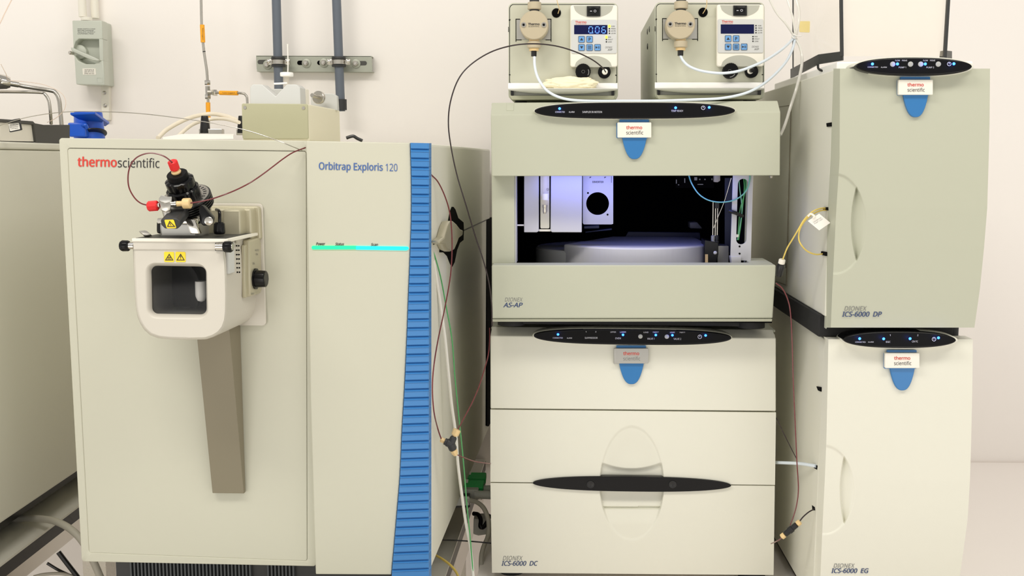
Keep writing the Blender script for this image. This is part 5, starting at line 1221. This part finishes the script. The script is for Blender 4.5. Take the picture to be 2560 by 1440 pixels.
# =================================================================== tubes and fittings on the stack
def tube(name, label, pts, r, m, cat, n_=8): return MB().tube([W(*p) for p in pts], r, n_).build(name, m, label=label, cat=cat)
tube('capillary_tube', 'long dark capillary sweeping from the lit pump outlet down between the instruments', [(1514, 180, 1.575), (1505, 168, 1.55), (1480, 149, 1.53), (1440, 130, 1.50), (1390, 115, 1.48), (1335, 109.5, 1.46), (1280, 114, 1.45), (1225, 131, 1.45), (1175, 163, 1.45), (1145, 200, 1.45), (1126, 255, 1.45), (1121, 310, 1.45), (1128, 370, 1.46), (1143, 440, 1.47), (1164, 510, 1.48), (1188, 590, 1.50), (1208, 650, 1.51), (1222, 705, 1.52), (1229, 760, 1.53), (1230, 815, 1.54)], .0010, 'capblack', 'capillary tube')
tube('capillary_tube', 'maroon capillary from the blue strip down to the black tee union', [(1077, 436, 1.45), (1095, 455, 1.47), (1112, 490, 1.48), (1124, 530, 1.49), (1129, 575, 1.49), (1130, 625, 1.49), (1126, 690, 1.49), (1112, 770, 1.48), (1095, 850, 1.45), (1084, 920, 1.42), (1081, 975, 1.41), (1085, 1030, 1.42), (1094, 1070, 1.46), (1103, 1097, 1.46)], .0010, 'capred', 'capillary tube')
tube('capillary_tube', 'maroon capillary from the black tee union up to the cabinet edge', [(1143, 1077, 1.47), (1160, 1045, 1.48), (1181, 1005, 1.50), (1198, 965, 1.52), (1212, 920, 1.55), (1221, 885, 1.58), (1224, 850, 1.60), (1224, 820, 1.62)], .0009, 'capred', 'capillary tube')
tube('capillary_tube', 'maroon capillary running right from the black tee union', [(1141, 1136, 1.47), (1160, 1144, 1.49), (1185, 1153, 1.53), (1215, 1158, 1.58), (1235, 1160, 1.64)], .0009, 'capred', 'capillary tube')
tee = thing('capillary_tee', 'black tee union with beige nuts hanging beside the spectrometer', 'fitting', W(1125, 1135, 1.465))
cT = W(1127, 1110, 1.462)
d1 = (W(1105, 1100, 1.462) - cT).normalized(); d2 = (W(1138, 1085, 1.464) - cT).normalized(); d3 = (W(1136, 1130, 1.464) - cT).normalized()
MB().lathe(cT - d1 * .003, d1, [(0, .005), (.003, .0062), (.009, .0062), (.010, .0052), (.013, .0052)], 20).build('union_body', 'charcoal', tee)
MB().lathe(cT, d2, [(0, .0055), (.010, .0052), (.012, .004)], 20).build('union_arm', 'charcoal', tee)
MB().lathe(cT, d3, [(0, .0062), (.008, .0062), (.010, .005)], 20).build('union_arm', 'charcoal', tee)
MB().lathe(cT + d1 * .0098, d1, [(0, .0034), (.001, .0042), (.006, .0042), (.007, .003)], 6).build('nut', 'peek', tee)
MB().lathe(cT + d2 * .0125, d2, [(0, .003), (.0015, .003), (.002, .0055), (.010, .0060), (.011, .005)], 8).build('nut', 'peek', tee)
MB().lathe(cT + d3 * .0095, d3, [(0, .0045), (.001, .0055), (.006, .0050), (.010, .003)], 8).build('nut', 'peek', tee)
tube('green_tube', 'thin green tube hanging down beside the blue strip', [(1077, 612, 1.46), (1090, 650, 1.48), (1103, 700, 1.50), (1116, 770, 1.51), (1130, 850, 1.52), (1138, 950, 1.53), (1149, 1060, 1.54), (1159, 1160, 1.54), (1167, 1260, 1.54), (1176, 1350, 1.53), (1184, 1450, 1.51)], .0010, 'greentube', 'tube')
tube('drain_tube', 'pale flexible tube hanging down beside the blue strip', [(1084, 650, 1.47), (1098, 740, 1.50), (1112, 840, 1.515), (1121, 930, 1.525), (1129, 1010, 1.535), (1140, 1090, 1.54), (1145, 1160, 1.54), (1155, 1240, 1.54), (1165, 1310, 1.54), (1176, 1370, 1.53), (1184, 1450, 1.51)], .0023, 'cleartube', 'tube')
tube('network_cable', 'yellow cable at the bottom running from under the spectrometer', [(1085, 1386, 1.60), (1105, 1397, 1.58), (1125, 1412, 1.56), (1140, 1430, 1.54), (1150, 1452, 1.50)], .0020, 'yellowtube', 'cable')
tube('cable', 'thin black cable lying across the gap between the tables', [(1098, 1350, 1.64), (1140, 1351, 1.66), (1185, 1354, 1.66), (1228, 1358, 1.66)], .0012, 'black', 'cable')
# pump inlets
tube('inlet_tube', 'pale blue tube from the lit pump head drooping along the autosampler top', [(1336, 142, 1.615), (1337, 165, 1.61), (1343, 190, 1.60), (1355, 212, 1.59), (1372, 230, 1.58), (1398, 243, 1.57), (1430, 250, 1.565), (1480, 252.5, 1.56), (1560, 252.5, 1.555), (1650, 252, 1.555), (1740, 249, 1.555), (1800, 246, 1.56), (1850, 237, 1.57), (1885, 224, 1.58), (1915, 205, 1.60), (1945, 178, 1.62), (1968, 150, 1.64), (1982, 120, 1.66), (1988, 95, 1.68)], .0021, 'bluetube', 'tube', 10)
tube('inlet_tube', 'pale blue tube from the unlit pump head curving up to the right', [(1701, 139, 1.615), (1708, 152, 1.605), (1722, 165, 1.595), (1745, 175, 1.585), (1775, 181, 1.575), (1808, 183, 1.57), (1845, 178, 1.575), (1880, 166, 1.585), (1915, 150, 1.60), (1950, 127, 1.63), (1972, 108, 1.66), (1985, 93, 1.68)], .0021, 'bluetube', 'tube', 10)
kn = thing('tube_bundle', 'knot of clear solvent lines tied in front of the acrylic enclosure', 'tube bundle', W(1988, 92, 1.68))
for pts in ([(1915, -20, 1.70), (1940, 30, 1.69), (1965, 60, 1.68), (1985, 90, 1.68)], [(1962, -20, 1.70), (1975, 20, 1.69), (1983, 50, 1.68), (1988, 90, 1.68)], [(1984, -20, 1.70), (1996, 20, 1.69), (1997, 50, 1.68), (1988, 90, 1.68)], [(1990, -20, 1.71), (1999, 30, 1.70), (1995, 70, 1.69), (1990, 92, 1.68)]):
    MB().tube([W(*p) for p in pts], .0017, 8).build('solvent_line', 'cleartube', kn)
for r_, pts in ((.0024, [(1987, 94, 1.68), (1999, 115, 1.67), (2005, 140, 1.66), (2004, 165, 1.66), (1999, 190, 1.65), (1990, 225, 1.64), (1978, 262, 1.64), (1963, 310, 1.63), (1951, 338, 1.62)]),):
    MB().tube([W(*p) for p in pts], r_, 8).build('solvent_line', 'cleartube', kn)
MB().tube([W(1980, 94, 1.675), W(1983, 86, 1.67), (W(1992, 90, 1.67)), W(2003, 90, 1.675)], .0010, 6).build('tie', 'white', kn)
MB().tube([W(1993, 96, 1.678), W(1984, 95, 1.67), W(1981, 90, 1.672), W(1985, 86, 1.678)], .0010, 6).build('tie', 'white', kn)
for i, (x, lab) in enumerate(((1391, 'thin orange capillary entering the grommet of the lit pump'), (1757, 'thin orange capillary entering the grommet of the unlit pump'))):
    xs_ = ((1388, -20), (1394, 8), (1398, 22), (1395, 34)) if i == 0 else ((1766, -20), (1767, 10), (1763, 24), (1757, 34))
    MB().tube([P_.pt(a, c, .02 - .005 * k) for k, (a, c) in enumerate(xs_)], .0006, 6).build('capillary_tube', 'peek', label=lab, cat='capillary tube')
# yellow loops on the side of the upper cabinet
tube('capillary_tube', 'yellow capillary from the upper side notch down to the black coupler', [(2072, 521, 1.465), (2052, 521, 1.46), (2030, 530, 1.45), (2010, 550, 1.45), (1995, 575, 1.45), (1980, 600, 1.46), (1968, 620, 1.47), (1957, 648, 1.48)], .0011, 'yellowtube', 'capillary tube')
tube('capillary_tube', 'yellow capillary looping between the two side notches', [(2070, 525, 1.465), (2050, 527, 1.46), (2028, 538, 1.455), (2010, 555, 1.455), (1999, 575, 1.455), (1997, 598, 1.455), (2005, 615, 1.455), (2020, 629, 1.46), (2040, 636, 1.465), (2061, 634, 1.47)], .0011, 'yellowtube', 'capillary tube')
tg = thing('capillary_tag', 'white diamond-turned paper tag tied to the yellow capillaries', 'tag', W(2040, 575, 1.445))
FT2 = Fr(W(2047, 555, 1.445), -8)
MB().prism(FT2, [(2048, 534), (2076, 557), (2048, 576), (2019.5, 552.5)], 0, .0006).build('tag_paper', 'paper', tg)
b = MB(); text(b, FT2, 'FLOW DIRECTION', [(2032, 555), (2052, 543), (2053.5, 545.5), (2033.5, 557.5)], .0002); text(b, FT2, 'PUMP 1 OUT', [(2035, 558.5), (2056, 546), (2057.5, 548.5), (2036.5, 561)], .0002); b.build('tag_print', 'greytext', tg)
MB().tube([W(2020, 541, 1.448), W(2027, 535, 1.446), W(2036, 541, 1.444), W(2033, 545, 1.4445)], .0016, 8).build('tie', 'offwhite', tg)
cp = thing('coupler', 'black coupler with white nut at the right edge of the autosampler', 'fitting', W(1948, 690, 1.49))
a, e = W(1946, 690, 1.49), W(1953, 660, 1.485); d = (e - a).normalized()
MB().lathe(a, d, [(0, .0042), (.002, .0052), (.0150, .0056), (.0185, .0046)], 20).build('sleeve', 'black', cp)
MB().lathe(e, d, [(0, .0036), (.001, .0048), (.0065, .0048), (.0075, .0036)], 12).build('nut', 'offwhite', cp)
tube('capillary_tube', 'maroon capillary hanging beside the right stack from the coupler to the lower union', [(1940, 708, 1.50), (1955, 720, 1.50), (1968, 745, 1.50), (1976, 780, 1.50), (1980, 850, 1.50), (1983, 950, 1.50), (1988, 1060, 1.50), (1992, 1150, 1.50), (1996, 1220, 1.50), (1992, 1260, 1.50), (1984, 1290, 1.50), (1973, 1320, 1.50)], .0009, 'capred', 'capillary tube')
tube('capillary_tube', 'dark capillary slanting from the middle door edge behind the lower stack', [(1938, 1040, 1.60), (1960, 1085, 1.56), (1980, 1125, 1.53), (1992, 1148, 1.51)], .0008, 'capblack', 'capillary tube')
tube('drain_tube', 'pale blue tube running across to the middle notch of the lower right cabinet', [(1930, 1156, 1.62), (1960, 1157, 1.58), (2000, 1159, 1.53), (2040, 1165, 1.49)], .0026, 'bluetube', 'tube', 10)
tube('capillary_tube', 'dark capillary from the lower notch to the slanted union', [(2037, 1272, 1.49), (2022, 1280, 1.485), (2008, 1292, 1.485), (2000, 1302, 1.485)], .0010, 'capblack', 'capillary tube')
tube('capillary_tube', 'dark capillary leaving the slanted union to the left', [(1958, 1340, 1.49), (1950, 1348, 1.50), (1940, 1354, 1.52), (1928, 1359, 1.58)], .0010, 'capred', 'capillary tube')
un = thing('inline_union', 'slanted black union with beige nuts low between the right cabinets', 'fitting', W(1977, 1325, 1.487))
a, e = W(1962, 1336, 1.488), W(1992, 1311, 1.486); d = (e - a).normalized(); ln = (e - a).length
MB().lathe(a, d, [(0, .0036), (.001, .0046), (ln * .35, .0046), (ln * .36, .0054), (ln * .62, .0054), (ln * .63, .0044), (ln - .001, .0044), (ln, .0034)], 18).build('sleeve', 'black', un)
MB().lathe(e, d, [(0, .0030), (.001, .0044), (.006, .0044), (.007, .003)], 8).build('nut', 'peek', un)
MB().lathe(a, -d, [(0, .0030), (.001, .0044), (.006, .0044), (.007, .003)], 8).build('nut', 'peek', un)

# =================================================================== cables in the gap behind
DG = 1.86
for i, (q, lab) in enumerate((([(1168, 1180), (1216, 1180.5), (1214, 1197), (1163, 1197)], 'green plastic connector cover, the upper and farther one'), ([(1160, 1200), (1211, 1200), (1207, 1219), (1156, 1219)], 'green plastic connector cover, the lower and nearer one'))):
    g = thing('network_adapter', lab, 'connector', W(1185, 1200 + 20 * i, DG - .03 * i), 'green connector covers')
    dd = DG - .06 * i
    f = [W(q[0][0], q[0][1], dd + .03), W(q[1][0], q[1][1], dd + .03), W(q[2][0], q[2][1], dd), W(q[3][0], q[3][1], dd)]
    MB().solid(f, [p - UP * .012 + Vector((0, .004, 0)) for p in f]).build('cover', 'green', g, bevel=.002)
    b_ = [p + (sum(f, Vector()) / 4 - p) * .08 - UP * .0122 for p in f]
    MB().solid(b_, [p - UP * .012 for p in b_]).build('shell', 'steel', g, bevel=.001)
    c_0 = f[0] * .72 + f[1] * .1 + f[2] * .02 + f[3] * .16 + UP * .0006
    ux = (f[1] - f[0]) * .10; uy = (f[3] - f[0]) * .22
    MB().solid([c_0 - ux - uy, c_0 + ux - uy, c_0 + ux + uy, c_0 - ux + uy], [p - UP * .0005 for p in (c_0 - ux - uy, c_0 + ux - uy, c_0 + ux + uy, c_0 - ux + uy)]).build('sticker', 'paper', g)
tn = thing('serial_plug', 'grey ribbed data plug below the green covers', 'plug', W(1195, 1245, 1.80))
MB().box(W(1170, 1232, 1.80), Vector((.020, 0, 0)), Vector((0, .012, 0)), UP * .010).build('shell', 'ltgrey', tn, bevel=.002)
MB().tube([W(1186, 1236, 1.79), W(1230, 1238, 1.79)], .0075, 12).build('hood', 'ltgrey', tn)
MB().tube([W(1200, 1224, 1.82), W(1235, 1223, 1.82)], .0075, 12).build('hood', 'ltgrey', tn)
pl = thing('power_plug', 'light grey mains plug with thick cable pushed into the spectrometer side', 'plug', W(1152, 1258, 1.78))
MB().box(W(1152, 1249, 1.78), Vector((.0155, .002, 0)), Vector((-.001, .010, 0)), UP * .0085).build('plug_body', 'greyp', pl, bevel=.0018)
MB().box(W(1150, 1249, 1.785), Vector((.018, .002, 0)), Vector((-.001, .012, 0)), UP * .011).build('socket_frame', 'black', pl)
for k in range(5): MB().lathe(W(1166 + k * 5, 1249 + k * 1.1, 1.775), Vector((1, -.1, -.12)), [(0, .0055 - .0004 * k), (.0022, .0055 - .0004 * k)], 14).build('strain_relief', 'greyp', pl)
MB().tube([W(1164, 1249, 1.776), W(1188, 1254, 1.77), W(1205, 1265, 1.76), (W(1216, 1284, 1.75)), W(1222, 1310, 1.74), W(1220, 1340, 1.73), W(1208, 1370, 1.70), W(1203, 1400, 1.68), W(1204, 1450, 1.66)], .0042, 10).build('cord', 'greycable', pl)
tube('cable', 'shiny black cable bent behind the mains cord', [(1184, 1284, 1.80), (1196, 1287, 1.79), (1202, 1300, 1.78), (1201, 1316, 1.77), (1208, 1318, 1.77), (1218, 1305, 1.78), (1224, 1290, 1.80)], .0040, 'gloss', 'cable', 10)
MB().solid([W(x, y, 1.80) for x, y in ((1184, 1297), (1222, 1296), (1222, 1336), (1196, 1340), (1183, 1336))], [W(x, y, 1.80) + Vector((0, .03, 0)) for x, y in ((1184, 1297), (1222, 1296), (1222, 1336), (1196, 1340), (1183, 1336))]).build('adapter_box', 'ltgrey', bevel=.002, label='small grey adapter box low in the gap behind the cords', cat='adapter')
# left corner cables
tube('hose', 'grey corrugated hose over the edge of the left table', [(10, 1306, 1.80), (50, 1297, 1.76), (100, 1297, 1.72), (140, 1304, 1.69), (175, 1322, 1.67), (205, 1352, 1.66), (232, 1400, 1.66), (258, 1460, 1.66)], .0062, 'greycable', 'hose', 12)
tube('cable', 'black cable slanting under the left table edge, thicker one', [(146, 1380, 1.95), (165, 1405, 1.95), (200, 1450, 1.95)], .0050, 'black', 'cable')
tube('cable', 'black cable slanting under the left table edge, thinner one', [(118, 1408, 1.97), (150, 1427, 1.97), (190, 1444, 1.97), (215, 1452, 1.97)], .0030, 'black', 'cable')
tube('hose', 'light tube curving along the bottom left corner', [(85, 1442, 1.95), (110, 1436, 1.95), (150, 1434, 1.95), (180, 1440, 1.95), (200, 1450, 1.95)], .0035, 'greycable', 'hose')
tube('capillary_tube', 'faint clear line arching over the chrome rails at left', [(2, 160, 1.75), (15, 185, 1.76), (22, 200, 1.77), (60, 204, 1.78), (110, 212, 1.78), (150, 230, 1.78), (164, 252, 1.78), (160, 275, 1.78), (140, 295, 1.78), (118, 306, 1.8)], .0006, 'thintube', 'capillary tube', 6)
tube('capillary_tube', 'faint clear line crossing the top left corner', [(34, -10, 1.7), (16, 25, 1.7), (0, 58, 1.7), (-12, 80, 1.7)], .0010, 'thintube', 'capillary tube', 6)
